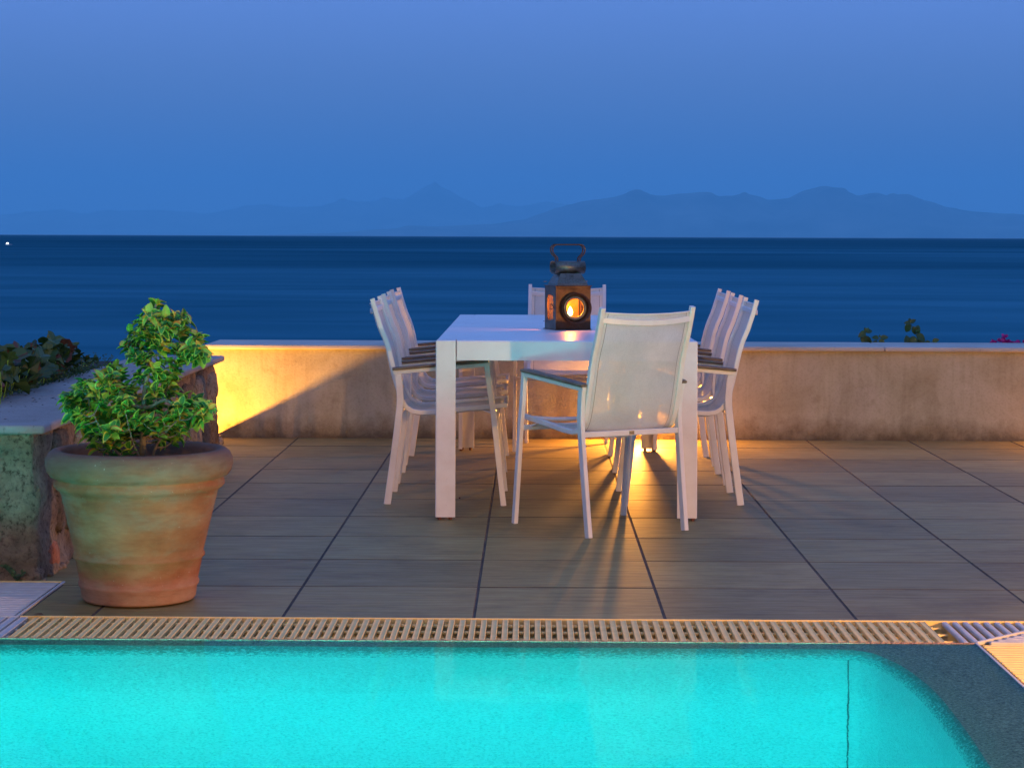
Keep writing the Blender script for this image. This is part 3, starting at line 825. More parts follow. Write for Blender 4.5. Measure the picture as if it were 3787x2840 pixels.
for sx in (-1, 1):
    for sy in (-1, 1):
        ox, oy = (X0 if sx < 0 else X1), (Y0 if sy < 0 else Y1); th = .011; lp_ = .010
        # L profile with short return lips, outer corner at (ox,oy)
        pr = [(0, 0), (lw, 0), (lw, th + lp_), (lw - .008, th + lp_), (lw - .008, th), (th, th), (th, lw - .008), (th + lp_, lw - .008), (th + lp_, lw), (0, lw)]
        bm = bmesh.new()
        P_ = [(ox - sx * a, oy - sy * b) for a, b in pr]
        a0 = [bm.verts.new((x_, y_, .012)) for x_, y_ in P_]; a1 = [bm.verts.new((x_, y_, ZT - .0004)) for x_, y_ in P_]
        for i in range(10): bm.faces.new((a0[i], a0[(i + 1) % 10], a1[(i + 1) % 10], a1[i]))
        bm.faces.new(a0); bm.faces.new(a1)
        es = [e for e in bm.edges if all((abs(v.co.x - ox) < 1e-5 and abs(v.co.y - oy) < 1e-5) for v in e.verts)]
        es += [e for e in bm.edges if all(v.co.z > ZT - .001 for v in e.verts) and (all(abs(v.co.x - ox) < 1e-5 for v in e.verts) or all(abs(v.co.y - oy) < 1e-5 for v in e.verts))]
        bmesh.ops.bevel(bm, geom=es, offset=.006, segments=3, profile=.5, affect='EDGES')
        leg = bmobj('leg', bm, tb, white)
        boxobj('leg_cap', tuple(sorted((ox - sx * .012, ox - sx * (lw - .001)))) + tuple(sorted((oy - sy * .012, oy - sy * (lw - .001)))) + (ZT - .006, ZT - .0006), leg, topmat)
        for (fx, fy) in ((.018, .012), (.064, .012), (.012, .060)):
            bm = bmesh.new(); lathe(bm, [(0, 0), (.008, 0), (.008, .014), (0, .014)], 12, (ox - sx * fx, oy - sy * fy, 0)); bmobj('foot', bm, leg, rubber)

# ------------------------------------------------------------------ chairs (local +X = forward)
RAIL = [(-.327, .915), (-.310, .855), (-.287, .784), (-.266, .735), (-.250, .686), (-.234, .613), (-.218, .545), (-.205, .495), (-.192, .458), (-.172, .430), (-.145, .4135), (-.11, .408), (-.04, .411), (.06, .423), (.17, .433), (.278, .4425)]
def make_chair():
    t = empty('armchair')
    rl = .2155
    for s in (-1, 1):
        bm = bmesh.new()
        rp = catmull([(-.256, s * .231, 0), (-.229, s * .2325, .196), (-.206, s * .234, .38), (-.199, s * .2345, .46), (-.203, s * .2355, .53), (-.211, s * .2365, .592)], 4)
        sweep(bm, rp, rrect(.019, .031, .002), (0, 1, 0)); bmobj('leg', bm, t, white)
        bm = bmesh.new()
        sweep(bm, [(.188, s * .270, .629), (.200, s * .270, .520), (.217, s * .270, .415), (.264, s * .270, 0)], rrect(.019, .025, .002), (0, 1, 0)); bmobj('leg', bm, t, white)
        bm = bmesh.new(); A, B = Vector((-.2285, s * .237, .588)), Vector((.2015, s * .2705, .6275))
        sweep(bm, [A, B], rrect(.019, .018, .002), (0, 1, 0)); arm = bmobj('armrest', bm, t, white)
        bm = bmesh.new(); up = Vector((-.092, 0, .9957)); d = (B - A)
        pts = [A - d * .005 + up * .0155, A + d * .03 + up * .016, A + d * .5 + up * .0172, A + d * .955 + up * .016, A + d * .985 + up * .0145]
        sweep(bm, pts, rrect(.043, .013, .004), (0, 1, 0), scale=[.86, 1, 1.04, 1, .84]); bmobj('arm_slat', bm, arm, teak)
        # side rail of the sling
        bm = bmesh.new(); sweep(bm, [(a, s * rl, b) for a, b in RAIL], rrect(.020, .021, .0025), (0, 1, 0)); bmobj('side_rail', bm, t, white)
        # gusset
        bm = bmesh.new()
        for yy in (s * .205, s * .225):
            pass
        a_ = [(.150, .425), (.222, .398), (.222, .412)]
        v_ = [[bm.verts.new((x_, y_, z_)) for x_, z_ in a_] for y_ in (s * .206, s * .226)]
        bm.faces.new(v_[0]); bm.faces.new(v_[1][::-1])
        for i in range(3): bm.faces.new((v_[0][i], v_[0][(i + 1) % 3], v_[1][(i + 1) % 3], v_[1][i]))
        bmobj('bracket', bm, t, white)
    # cross bars
    bm = bmesh.new(); sweep(bm, [(-.2045, -.226, .405), (-.2045, .226, .405)], rrect(.014, .0225, .002), (1, 0, 0)); cb = bmobj('crossbar', bm, t, white)
    bm = bmesh.new(); sweep(bm, [(.2175, -.262, .402), (.2175, .262, .402)], rrect(.016, .021, .002), (1, 0, 0)); bmobj('crossbar', bm, t, white)
    bm = bmesh.new(); pts = []
    for i in range(13):
        u = -1 + 2 * i / 12; pts.append((-.3145 - .030 * (1 - u * u), u * (rl - .008), .865 - .012 * (1 - u * u)))
    sweep(bm, pts, rrect(.014, .024, .003), (1, 0, 0)); bmobj('top_bar', bm, t, white)
    bm = bmesh.new(); pts = []
    for i in range(13):
        u = -1 + 2 * i / 12; pts.append((.270, u * (rl - .008), .4395 - .016 * (1 - u * u)))
    sweep(bm, pts, circ(.009, 8)); bmobj('front_bar', bm, t, white)
    # sling
    path = catmull([(a, 0, b) for a, b in RAIL], 3)
    path = path[1:-1]
    nx_, ny_ = len(path), 17; bm = bmesh.new(); g = []
    for i, p in enumerate(path):
        tn = (path[min(i + 1, nx_ - 1)] - path[max(i - 1, 0)]).normalized()
        nr = Vector((-tn.z, 0, tn.x))   # candidate normal
        if nr.z > 0 or (abs(nr.z) < .3 and nr.x > 0): nr = -nr   # point to the rear / down
        k = i / (nx_ - 1)
        sag = .030 - .012 * math.exp(-((k - .55) / .10) ** 2)
        row = []
        for j in range(ny_):
            u = -1 + 2 * j / (ny_ - 1)
            row.append(bm.verts.new(p + Vector((0, u * (rl - .007), 0)) + nr * sag * (1 - u * u)))
        g.append(row)
    for a, b in zip(g, g[1:]):
        for j in range(ny_ - 1): bm.faces.new((a[j], a[j + 1], b[j + 1], b[j]))
    topedge = [v.co.copy() for v in g[0]]
    sl = bmobj('sling', bm, t, sling_mat, True)
    bm = bmesh.new(); sweep(bm, topedge, circ(.0035, 6)); bmobj('hem', bm, sl, white, True)
    # badge on the rear cross bar
    bd = boxobj('badge', (-.2128, -.2115, -.012, .012, .3975, .4125), cb, brass, .0008)
    return t, bd
brass = noisy('brass_badge', (.42, .33, .16), (.52, .42, .24), 60, .4, .6, .1, .0004)
ink = noisy('badge_ink', (.03, .02, .015), (.04, .03, .02), 30, .6)
chair0, badge0 = make_chair()
def copy_tree(o, parent=None):
    c = o.copy(); C.objects.link(c)
    if parent is not None: c.parent = parent
    for ch in o.children: copy_tree(ch, c)
    return c
spots = [
    (.299, 8.731, 120.5, 'white sling armchair turned at an angle, back to the pool, nearest the camera'),
    (-.386, 9.660, 0.0, 'nearest of the three white armchairs along the left side of the table'),
    (-.395, 10.452, 0.4, 'middle one of the three white armchairs along the left side of the table'),
    (-.402, 11.262, -1.2, 'farthest of the three white armchairs along the left side of the table'),
    (.678, 9.678, 180.6, 'nearest of the three white armchairs along the right side of the table'),
    (.688, 10.452, 180.0, 'middle one of the three white armchairs along the right side of the table'),
    (.700, 11.276, 181.0, 'farthest of the three white armchairs along the right side of the table'),
    (.190, 11.985, -93.0, 'white armchair at the far end of the table, partly behind the lantern'),
]
chairs = []
for i, (cx, cy, a, lab) in enumerate(spots):
    c = chair0 if i == 0 else copy_tree(chair0)
    c.location = (cx, cy, 0); c.rotation_euler = (0, 0, rad(a)); tag(c, lab, 'chair', 'white armchairs round the dining table'); chairs.append(c)
# lettering on the badge of the near chair
cu = bpy.data.curves.new('badge_lettering', 'FONT'); cu.body = "Ocean"; cu.size = .0085; cu.align_x = 'CENTER'; cu.align_y = 'CENTER'; cu.extrude = .0001
cu.materials.append(ink)
tmp = bpy.data.objects.new('lettering_curve', cu); C.objects.link(tmp); bpy.context.view_layer.update()
lm = bpy.data.meshes.new_from_object(tmp.evaluated_get(bpy.context.evaluated_depsgraph_get()))
bpy.data.objects.remove(tmp); lm.materials.clear()
to = meshobj('badge_lettering', lm, badge0, ink)
to.matrix_local = Matrix(((0, 0, -1, -.2131), (-1, 0, 0, 0), (0, 1, 0, .405), (0, 0, 0, 1)))

# ------------------------------------------------------------------ lantern (local: front = -Y, left = -X)
ln = empty('lantern', (.170, 10.012, .757), rad(17)); tag(ln, 'old tarnished metal railway lantern with round lens glowing on the white table', 'lantern')
HW = .086; HB = .2055
reflector_m = noisy('brassy_reflector', (.42, .17, .05), (.70, .34, .12), 22, .55, .3, .3, .001)
def panel(hole, w, h, th, name, mat, xf, parent=ln):
    """rect panel w x h (centred x, z from 0) with a hole loop, thickness th; xf maps (x,z,depth)->Vector"""
    N = len(hole); cx = sum(p[0] for p in hole) / N; cz = sum(p[1] for p in hole) / N
    outl = []
    for hx, hz in hole:
        dx, dz = hx - cx, hz - cz; ks = []
        if dx > 1e-9: ks.append((w / 2 - cx) / dx)
        if dx < -1e-9: ks.append((-w / 2 - cx) / dx)
        if dz > 1e-9: ks.append((h - cz) / dz)
        if dz < -1e-9: ks.append((-cz) / dz)
        k = min(k for k in ks if k > 0); outl.append([cx + dx * k, cz + dz * k])
    for c_ in ((-w / 2, 0), (w / 2, 0), (w / 2, h), (-w / 2, h)):
        i = min(range(N), key=lambda i: (outl[i][0] - c_[0]) ** 2 + (outl[i][1] - c_[1]) ** 2); outl[i] = list(c_)
    bm = bmesh.new()
    A = [[bm.verts.new(xf(x_, z_, d)) for x_, z_ in lp] for d in (0, th) for lp in (hole, outl)]
    for i in range(N):
        j = (i + 1) % N
        bm.faces.new((A[0][i], A[0][j], A[1][j], A[1][i])); bm.faces.new((A[2][i], A[3][i], A[3][j], A[2][j]))
        bm.faces.new((A[0][i], A[2][i], A[2][j], A[0][j])); bm.faces.new((A[1][i], A[1][j], A[3][j], A[3][i]))
    return bmobj(name, bm, parent, mat)
LC = (.008, .103)
chole = [(LC[0] + .060 * math.cos(2 * math.pi * i / 48), LC[1] + .060 * math.sin(2 * math.pi * i / 48)) for i in range(48)]
door = panel(chole, 2 * HW, HB, .002, 'front_door', copper, lambda a, b, d: Vector((a, -HW + d, b)))
def rr_loop(w, h, r, cz, n=6):
    o = []
    for (sx, sz, a0) in ((1, 1, 0), (-1, 1, 90), (-1, -1, 180), (1, -1, 270)):
        for i in range(n + 1):
            a = rad(a0 + 90 * i / n); o.append((sx * (w / 2 - r) + r * math.cos(a), cz + sz * (h / 2 - r) + r * math.sin(a)))
    return o
rh = rr_loop(.094, .118, .020, .105)
panel(rh, 2 * HW - .004, HB, .002, 'side_panel', steel, lambda a, b, d: Vector((-HW + d, a, b)))
panel(rh, 2 * HW - .004, HB, .002, 'side_panel', steel, lambda a, b, d: Vector((HW - d, a, b)))
boxobj('back_panel', (-HW, HW, HW - .002, HW, 0, HB), ln, copper)
boxobj('reflector', (-HW + .006, HW - .006, HW - .010, HW - .006, .01, HB - .01), ln, reflector_m)  # extra plate added behind the flame to brighten the lens
boxobj('base_plate', (-HW - .004, HW + .004, -HW - .004, HW + .004, 0.0005, .004), ln, copper, .001)
boxobj('eave_plate', (-HW - .006, HW + .006, -HW - .006, HW + .006, HB, HB + .003), ln, copper, .001)
# rim folds of the door
for (a, b, c_, d_) in ((-HW, HW, HB - .012, HB - .009), (-HW, HW, .006, .009)):
    boxobj('seam', (a, b, -HW - .0025, -HW, c_, d_), door, copper, .0006)
boxobj('seam', (-HW - .001, -HW + .012, -HW - .003, -HW, .012, HB - .014), door, copper, .0006)
# tabs at the rear left
for z_ in (HB + .018, .036, 0.002): boxobj('tab', (-HW - .018, -HW, .045, .060, z_, z_ + .002), ln, steel)
boxobj('tab', (HW - .005, HW + .012, .0, .02, HB + .020, HB + .0225), ln, steel)
# panes
for s in (-1, 1): boxobj('pane', tuple(sorted((s * (HW - .004), s * (HW - .0055)))) + (-.055, .055, .035, .172), ln, lampglass)
# lens hood: flared ring + inner collar + glass
def ring(prof, n=56):
    bm = bmesh.new(); lathe(bm, prof, n); return bm
bm = ring([(.062, 0), (.0725, .026), (.0735, .030), (.0718, .030), (.0605, .002)])
hood = bmobj('lens_hood', bm, door, copper, True); hood.rotation_euler = (rad(90), 0, 0); hood.location = (LC[0], -HW, LC[1])
bm = ring([(.060, .000), (.058, .006), (.049, .008), (.0435, .004), (.0430, -.003), (.060, -.004)])
o = bmobj('lens_collar', bm, door, steel, True); o.rotation_euler = (rad(90), 0, 0); o.location = (LC[0], -HW, LC[1])
bm = ring([(0, .008), (.02, .0065), (.035, .003), (.044, -.001)])
o = bmobj('lens', bm, door, lensglass, True); o.rotation_euler = (rad(90), 0, 0); o.location = (LC[0], -HW, LC[1])
# hipped roof
bm = bmesh.new(); rr_ = []
for k, (hw, z_) in enumerate(((.076, HB + .003), (.0735, HB + .012), (.064, HB + .034), (.053, HB + .054), (.050, HB + .060))):
    rr_.append([bm.verts.new((sx * hw, sy * hw * (1 if k < 2 else .92), z_)) for sx, sy in ((-1, -1), (1, -1), (1, 1), (-1, 1))])
for a, b in zip(rr_, rr_[1:]):
    for i in range(4): bm.faces.new((a[i], a[(i + 1) % 4], b[(i + 1) % 4], b[i]))
bm.faces.new(rr_[-1])
bmobj('roof', bm, ln, steel)
# chimney drum lying across, open at the left
def drum(x0, x1):
    bm = bmesh.new()
    def loop(x_, k):
        o = []
        for i in range(32):
            a = 2 * math.pi * i / 32; yy, zz = math.cos(a), math.sin(a)
            zz_ = min(zz, .82)
            o.append((x_, yy * .050 * k, HB + .089 + zz_ * .034 * k))
        return [bm.verts.new(p) for p in o]
    a, b, c_, d_ = loop(x0, 1), loop(x1, 1), loop(x0, .94), loop(x1 - .006, .94)
    for p, q_ in ((a, b), (c_, d_), (a, c_)):
        for i in range(32): bm.faces.new((p[i], p[(i + 1) % 32], q_[(i + 1) % 32], q_[i]))
    bm.faces.new(b); bm.faces.new(d_)
    return bmobj('chimney', bm, ln, steel, True)
dr = drum(-.074, .074)
for p in dr.data.polygons:
    if len(p.vertices) > 4: p.use_smooth = False
# two wire handles
for k, (yy, dx) in enumerate(((-.016, 0), (.016, 0))):
    z0 = HB + .117
    H = [(-.056, yy, z0 - .004), (-.056, yy, z0 + .014), (-.062, yy, z0 + .022), (-.074, yy, z0 + .034), (-.080, yy, z0 + .050), (-.078, yy, z0 + .066), (-.066, yy, z0 + .076), (-.05, yy, z0 + .078),
         (.05, yy, z0 + .078), (.066, yy, z0 + .076), (.078, yy, z0 + .066), (.080, yy, z0 + .050), (.074, yy, z0 + .034), (.062, yy, z0 + .022), (.056, yy, z0 + .014), (.056, yy, z0 - .004)]
    bm = bmesh.new(); sweep(bm, catmull(H, 4), circ(.0033, 8)); bmobj('handle', bm, ln, copper, True)
# latch wire
bm = bmesh.new()
W_ = [(-HW - .004, -HW + .002, .118), (-HW - .010, -HW + .012, .112), (-HW - .014, -HW + .030, .122), (-HW - .014, -HW + .042, .114), (-HW - .012, -HW + .036, .098), (-HW - .010, -HW + .018, .100), (-HW - .006, -HW + .006, .112), (-HW - .006, -HW + .002, .100)]
sweep(bm, catmull(W_, 5), circ(.0016, 6)); bmobj('latch', bm, ln, copper, True)
# candle inside
M_ln = Matrix.Translation(ln.location) @ Matrix.Rotation(rad(17), 4, 'Z')
cp = M_ln @ Vector((.006, -.022, .0045))
cd = empty('candle', cp); tag(cd, 'short lit candle burning inside the old lantern', 'candle')
bm = bmesh.new(); lathe(bm, [(0, 0), (.020, 0), (.020, .052), (.017, .055), (0, .053)], 24); bmobj('wax_body', bm, cd, wax, True)
bm = bmesh.new(); lathe(bm, [(0, .058), (.009, .063), (.0125, .074), (.010, .088), (.004, .100), (0, .106)], 16); bmobj('flame', bm, cd, flame_mat, True)
L = bpy.data.lights.new('flame_light', 'POINT'); L.energy = 4.6; L.color = (1, .27, .022); L.shadow_soft_size = .010
lo = bpy.data.objects.new('flame_light', L); link(lo, cd); lo.location = (0, 0, .118)

# ------------------------------------------------------------------ terracotta pot
pot = empty('plant_pot', (-1.287, 6.935, 0)); tag(pot, 'large weathered terracotta pot with thick rolled rim by the pool corner', 'pot')
prof = [(0, .004), (.172, .004), (.180, .006), (.1855, .014), (.189, .045), (.1955, .053), (.1965, .062), (.1925, .070), (.206, .138), (.2145, .145), (.2145, .152), (.209, .159), (.230, .25), (.253, .346), (.258, .362), (.270, .370), (.2775, .380), (.2765, .392), (.270, .400), (.270, .404),
        (.288, .410), (.299, .424), (.3045, .445), (.303, .466), (.294, .484), (.281, .494), (.266, .497), (.252, .491), (.245, .478), (.240, .455), (.236, .43), (.22, .40)]
pp = []
for (a, b) in zip(prof, prof[1:]):
    n_ = max(1, int(math.hypot(b[0] - a[0], b[1] - a[1]) / .02))
    for i in range(n_): pp.append((a[0] + (b[0] - a[0]) * i / n_, a[1] + (b[1] - a[1]) * i / n_))
pp.append(prof[-1])
bm = bmesh.new(); lathe(bm, pp, 96, wob=.006); bmobj('pot_body', bm, pot, terra, True)
bm = bmesh.new(); lathe(bm, [(0, .436), (.12, .440), (.238, .432)], 40); 
for v in bm.verts: v.co.z += .012 * noise.noise(v.co * 18)
so = bmobj('soil', bm, pot, soil, True)

# ------------------------------------------------------------------ shrub in the pot
def leaf_mesh(L, Wd, fold, curl, mats, seed, wave=.0):
    r_ = random.Random(seed); st = 7; cr = (-1, -.66, 0, .66, 1); vs_ = []; fs = []; mi = []
    for i in range(st + 1):
        t = i / st; w = Wd * (math.sin(math.pi * min(1, t ** .85 * .97 + .03)) ** .75) if 0 < t < 1 else Wd * .05
        for c_ in cr:
            x_ = L * t; y_ = w * c_
            z_ = fold * abs(c_) * w - curl * L * t * t + wave * L * math.sin(t * 9 + c_ * 2)
            vs_.append((x_ * (1 - .15 * curl * t), y_, z_))
    for i in range(st):
        for j in range(4):
            a = i * 5 + j; fs.append((a, a + 5, a + 6, a + 1)); edge = (j in (0, 3))
            mi.append(1 if edge or (i == st - 1) else 0)
    me = bpy.data.meshes.new('leaf'); me.from_pydata(vs_, [], fs)
    for m_ in mats: me.materials.append(m_)
    me.polygons.foreach_set('material_index', mi); me.polygons.foreach_set('use_smooth', [True] * len(fs)); me.update()
    return me
LM = []
for k in range(10):
    r_ = random.Random(k * 13 + 1)
    mats = [(leaf_green, leaf_green), (leaf_green, leaf_lime), (leaf_green, leaf_lime), (leaf_lime, leaf_lime), (leaf_green, leaf_yellow), (leaf_yellow, leaf_gold), (leaf_green, leaf_green), (leaf_green, leaf_lime), (leaf_lime, leaf_gold), (leaf_gold, leaf_gold)][k]
    LM.append(leaf_mesh(r_.uniform(.034, .047), r_.uniform(.0105, .0145), r_.uniform(.3, .9), r_.uniform(.1, .8), mats, k, .01))
sh = empty('shrub', (-1.287, 6.935, .43)); tag(sh, 'bushy shrub with yellow edged green leaves growing in the terracotta pot', 'shrub')
T1 = [(1000, 120), (930, 200), (1010, 250), (1100, 240), (1180, 260), (1290, 230), (1330, 280), (870, 250), (960, 340), (1060, 330), (830, 400), (760, 390), (900, 440), (1000, 440), (1100, 430), (1200, 390), (750, 470), (705, 540), (820, 520), (930, 540), (1040, 520),
      (1130, 500), (770, 620), (850, 640), (1250, 450), (1330, 520), (1400, 430), (1450, 480), (1440, 560), (1380, 600), (1300, 620), (1220, 560), (1450, 630), (1380, 650), (1240, 330), (1160, 330), (1320, 400), (900, 330)]
T2 = [(850, 800), (830, 860), (870, 700), (1000, 740), (1060, 700), (1150, 680), (1220, 720), (1170, 780), (1050, 830), (1110, 870), (1200, 850), (1010, 900), (1180, 930), (1100, 960), (1000, 970), (1150, 1010), (1060, 1070)]
T3 = [(600, 760), (540, 800), (660, 790), (490, 850), (580, 860), (640, 890), (450, 900), (300, 890), (270, 930), (350, 930), (430, 960), (520, 940), (600, 970), (700, 930), (240, 980), (180, 1020), (140, 1070), (220, 1080), (300, 1030), (390, 1040), (480, 1040), (570, 1060),
      (160, 1140), (240, 1160), (170, 1210), (330, 1130), (420, 1150), (510, 1160), (610, 1150), (700, 1120), (250, 1260), (340, 1250), (430, 1240), (520, 1260), (620, 1250), (710, 1230), (300, 1350), (380, 1330), (470, 1330), (560, 1330), (650, 1330), (740, 1330), (340, 1420),
      (430, 1440), (600, 1420), (700, 1450), (800, 1380), (560, 1500), (740, 1530), (680, 1040), (760, 1000), (780, 1150), (400, 1520)]
T4 = [(1300, 1050), (1380, 1070), (1450, 1070), (1510, 1100), (1260, 1090), (1220, 1130), (1320, 1130), (1430, 1150), (1480, 1120), (1370, 1180), (1430, 1220), (1280, 1180), (1180, 1190), (1080, 1210), (1110, 1270), (1200, 1240), (1300, 1250), (1400, 1290), (1440, 1290),
      (1150, 1330), (1220, 1330), (1270, 1370), (1180, 1400), (1050, 1350), (960, 1250), (960, 1330), (900, 1300), (860, 1220), (820, 1300), (1000, 1430), (1100, 1440), (1050, 1150), (950, 1150), (880, 1150), (1210, 1450)]
def sp(p, dy=0):
    return Vector((-1.237 + (p[0] - 1000) * .000331 + dy * -.19, 6.93 + dy, .988 - (p[1] - 65) * .000331))
O = Vector((-1.287, 6.935, .43))
fork1 = sp((890, 1150)); trunk = [sp((880, 1640)), sp((885, 1400)), fork1, sp((905, 950)), sp((945, 720)), sp((965, 520)), sp((1000, 300)), sp((1005, 120))]
bm = bmesh.new(); tp = catmull(trunk, 5); nn = len(tp)
sweep(bm, [p - O for p in tp], circ(1, 8), scale=[.0115 * (1 - .78 * i / nn) + .0012 * noise.noise(p * 60) for i, p in enumerate(tp)]); bmobj('trunk', bm, sh, bark, True)
leaves = []; bmt = bmesh.new()
r = random.Random(23)
def clump(tips, anchors, spread):
    for tx, ty in tips:
        dy = r.uniform(-spread, spread); tip = sp((tx + r.uniform(-8, 8), ty + r.uniform(-8, 8)), dy)
        a = min(anchors, key=lambda q: (q - tip).length + .35 * max(0, q.z - tip.z + .02)); mid = (a + tip) / 2 + Vector((r.uniform(-.01, .01), r.uniform(-.01, .01), -.012))
        tw = catmull([a, mid, tip], 3)
        sweep(bmt, [q - O for q in tw], circ(1, 5), scale=[.0032 * (1 - .6 * i / (len(tw) - 1)) for i in range(len(tw))])
        ax = (tip - mid).normalized(); ax = (ax + Vector((0, -.15, .6))).normalized()
        n_ = r.randint(9, 12)
        u = ax.orthogonal().normalized(); w = ax.cross(u)
        for k in range(n_):
            ph = k * 2.4 + r.uniform(-.3, .3); lv = k / n_
            el_ = r.uniform(.15, .55) + .7 * lv
            d = (u * math.cos(ph) + w * math.sin(ph)) * math.cos(el_) + ax * math.sin(el_)
            base = tip - ax * (.030 * (1 - lv)) + d * .002
            hi = min(1, max(0, (tip.z - .62) / .4))
            wts = [2.4, 3.5, 3.2, 4.5, 3.4, 2.4, 2.4, 3.5, 2.0, .7 + 1.3 * hi * (r.random() < .5)]
            leaves.append((base, d, ax, r.choices(range(10), wts)[0], r.uniform(.72, 1.08)))
anch_top = [p for p in tp if p.z > .72]; anch_mid = [p for p in tp if .55 < p.z < .8]; anch_low = [p for p in tp if p.z < .68]
def limb(pts, rad0):
    bm = bmesh.new(); q = catmull(pts, 5); sweep(bm, [p - O for p in q], circ(1, 7), scale=[rad0 * (1 - .6 * i / (len(q) - 1)) for i in range(len(q))]); bmobj('branch', bm, sh, bark, True); return q
l1 = limb([fork1, sp((800, 1120), -.02), sp((650, 1050), -.05), sp((480, 1000), -.04), sp((250, 1080), -.02)], .0075)
l2 = limb([fork1, sp((960, 1130), -.03), sp((1100, 1060), -.05), sp((1250, 1140), -.05), sp((1450, 1150), 0)], .0070)
l3 = limb([sp((950, 640)), sp((1050, 625), .01), sp((1200, 600), 0), sp((1400, 560), 0)], .0045)
l4 = limb([sp((700, 1640), -.03), sp((560, 1500), -.05), sp((470, 1350), -.08), sp((400, 1200), -.09)], .0040)
l5 = limb([sp((980, 1640), -.02), sp((1020, 1500), -.05), sp((1120, 1350), -.08), sp((1220, 1250), -.08)], .0050)
l6 = limb([sp((870, 1640), -.05), sp((820, 1560), -.07), sp((780, 1450), -.09), sp((740, 1300), -.1)], .0032)
l7 = limb([sp((820, 1110), 0), sp((740, 980), .03), sp((640, 880), .02), sp((600, 780), 0)], .0045)
l8 = limb([sp((1080, 1060), 0), sp((1140, 930), .02), sp((1160, 800), 0), sp((1160, 700), 0)], .0040)
clump(T1, anch_top + l3, .075); clump(T2, anch_mid + l8, .05)
clump(T3, l1 + l4 + l6 + l7 + anch_low, .12); clump(T4, l2 + l5 + anch_low, .12)
r2 = random.Random(5)   # extra depth behind
clump([(x_ + r2.uniform(-30, 30), y_ + r2.uniform(-20, 20)) for x_, y_ in r2.sample(T3, 12) + r2.sample(T4, 8)], l1 + l2 + l4 + l5 + anch_low, .15)
leaves.sort(key=lambda a: a[0].y)
def leafmat(base, d, ax, s):
    x_ = d.normalized(); z_ = (ax - x_ * ax.dot(x_))
    z_ = z_.normalized() if z_.length > .05 else x_.orthogonal().normalized()
    y_ = z_.cross(x_)
    m_ = Matrix((x_, y_, z_)).transposed().to_4x4() @ Matrix.Scale(s, 4); m_.translation = base; return m_
front = leaves[:290]; rest = leaves[290:]
for base, d, ax, k, s in front:
    o = bpy.data.objects.new('leaf', LM[k]); link(o, sh); o.matrix_local = leafmat(base - O, d, ax, s)
bm = bmesh.new()
mats_all = [leaf_green, leaf_yellow, leaf_lime, leaf_gold]
for base, d, ax, k, s in rest:
    me = LM[k]; m_ = leafmat(base - O, d, ax, s); vv = [bm.verts.new(m_ @ v.co) for v in me.vertices]
    for p in me.polygons:
        f_ = bm.faces.new([vv[i] for i in p.vertices]); f_.material_index = mats_all.index(me.materials[p.material_index]); f_.smooth = True
me = bpy.data.meshes.new('foliage'); bm.to_mesh(me); bm.free()
o = meshobj('foliage', me, sh, mats_all); o['kind'] = 'stuff'
bmesh.ops.recalc_face_normals(bmt, faces=bmt.faces[:])
o = bmobj('twigs', bmt, sh, bark, True); o['kind'] = 'stuff'

# ------------------------------------------------------------------ vine on the planter
def vine_mesh(seed, mats):
    r_ = random.Random(seed); n = 22; vs_ = [(0, 0, 0)]; fs = []; R0 = .062
    for i in range(n):
        a = -math.pi * .92 + 2 * math.pi * .92 * i / (n - 1)
        lob = .72 + .28 * abs(math.cos(a * 2.5)) ** .8
        rr_ = R0 * lob * (1 + .08 * (i % 2)) * (1.05 if abs(a) < .5 else .95)
        x_, y_ = rr_ * math.cos(a) + R0 * .35, rr_ * math.sin(a)
        vs_.append((x_, y_, .30 * abs(y_) + .012 * math.sin(a * 3 + seed) - 3.0 * (x_ - R0 * .3) ** 2 + r_.uniform(-.003, .003)))
    mi = []
    for i in range(1, n): fs.append((0, i, i + 1)); mi.append(1 if r_.random() < .25 else 0)
    me = bpy.data.meshes.new('leaf'); me.from_pydata(vs_, [], fs)
    for m_ in mats: me.materials.append(m_)
    me.polygons.foreach_set('material_index', mi); me.update(); return me
VM = [vine_mesh(1, (vine_green, vine_green)), vine_mesh(2, (vine_green, vine_rust)), vine_mesh(3, (vine_rust, vine_rust)), vine_mesh(4, (vine_green, vine_green)), vine_mesh(5, (vine_green, vine_rust))]
vn = empty('vine', (-2.35, 8.4, .515)); tag(vn, 'dark grape vine with rusty dry leaves behind the stone wall coping', 'vine')
VO = Vector((-2.35, 8.4, .515))
def vtop(y_):  # crop height profile of the vine along the wall
    return .0
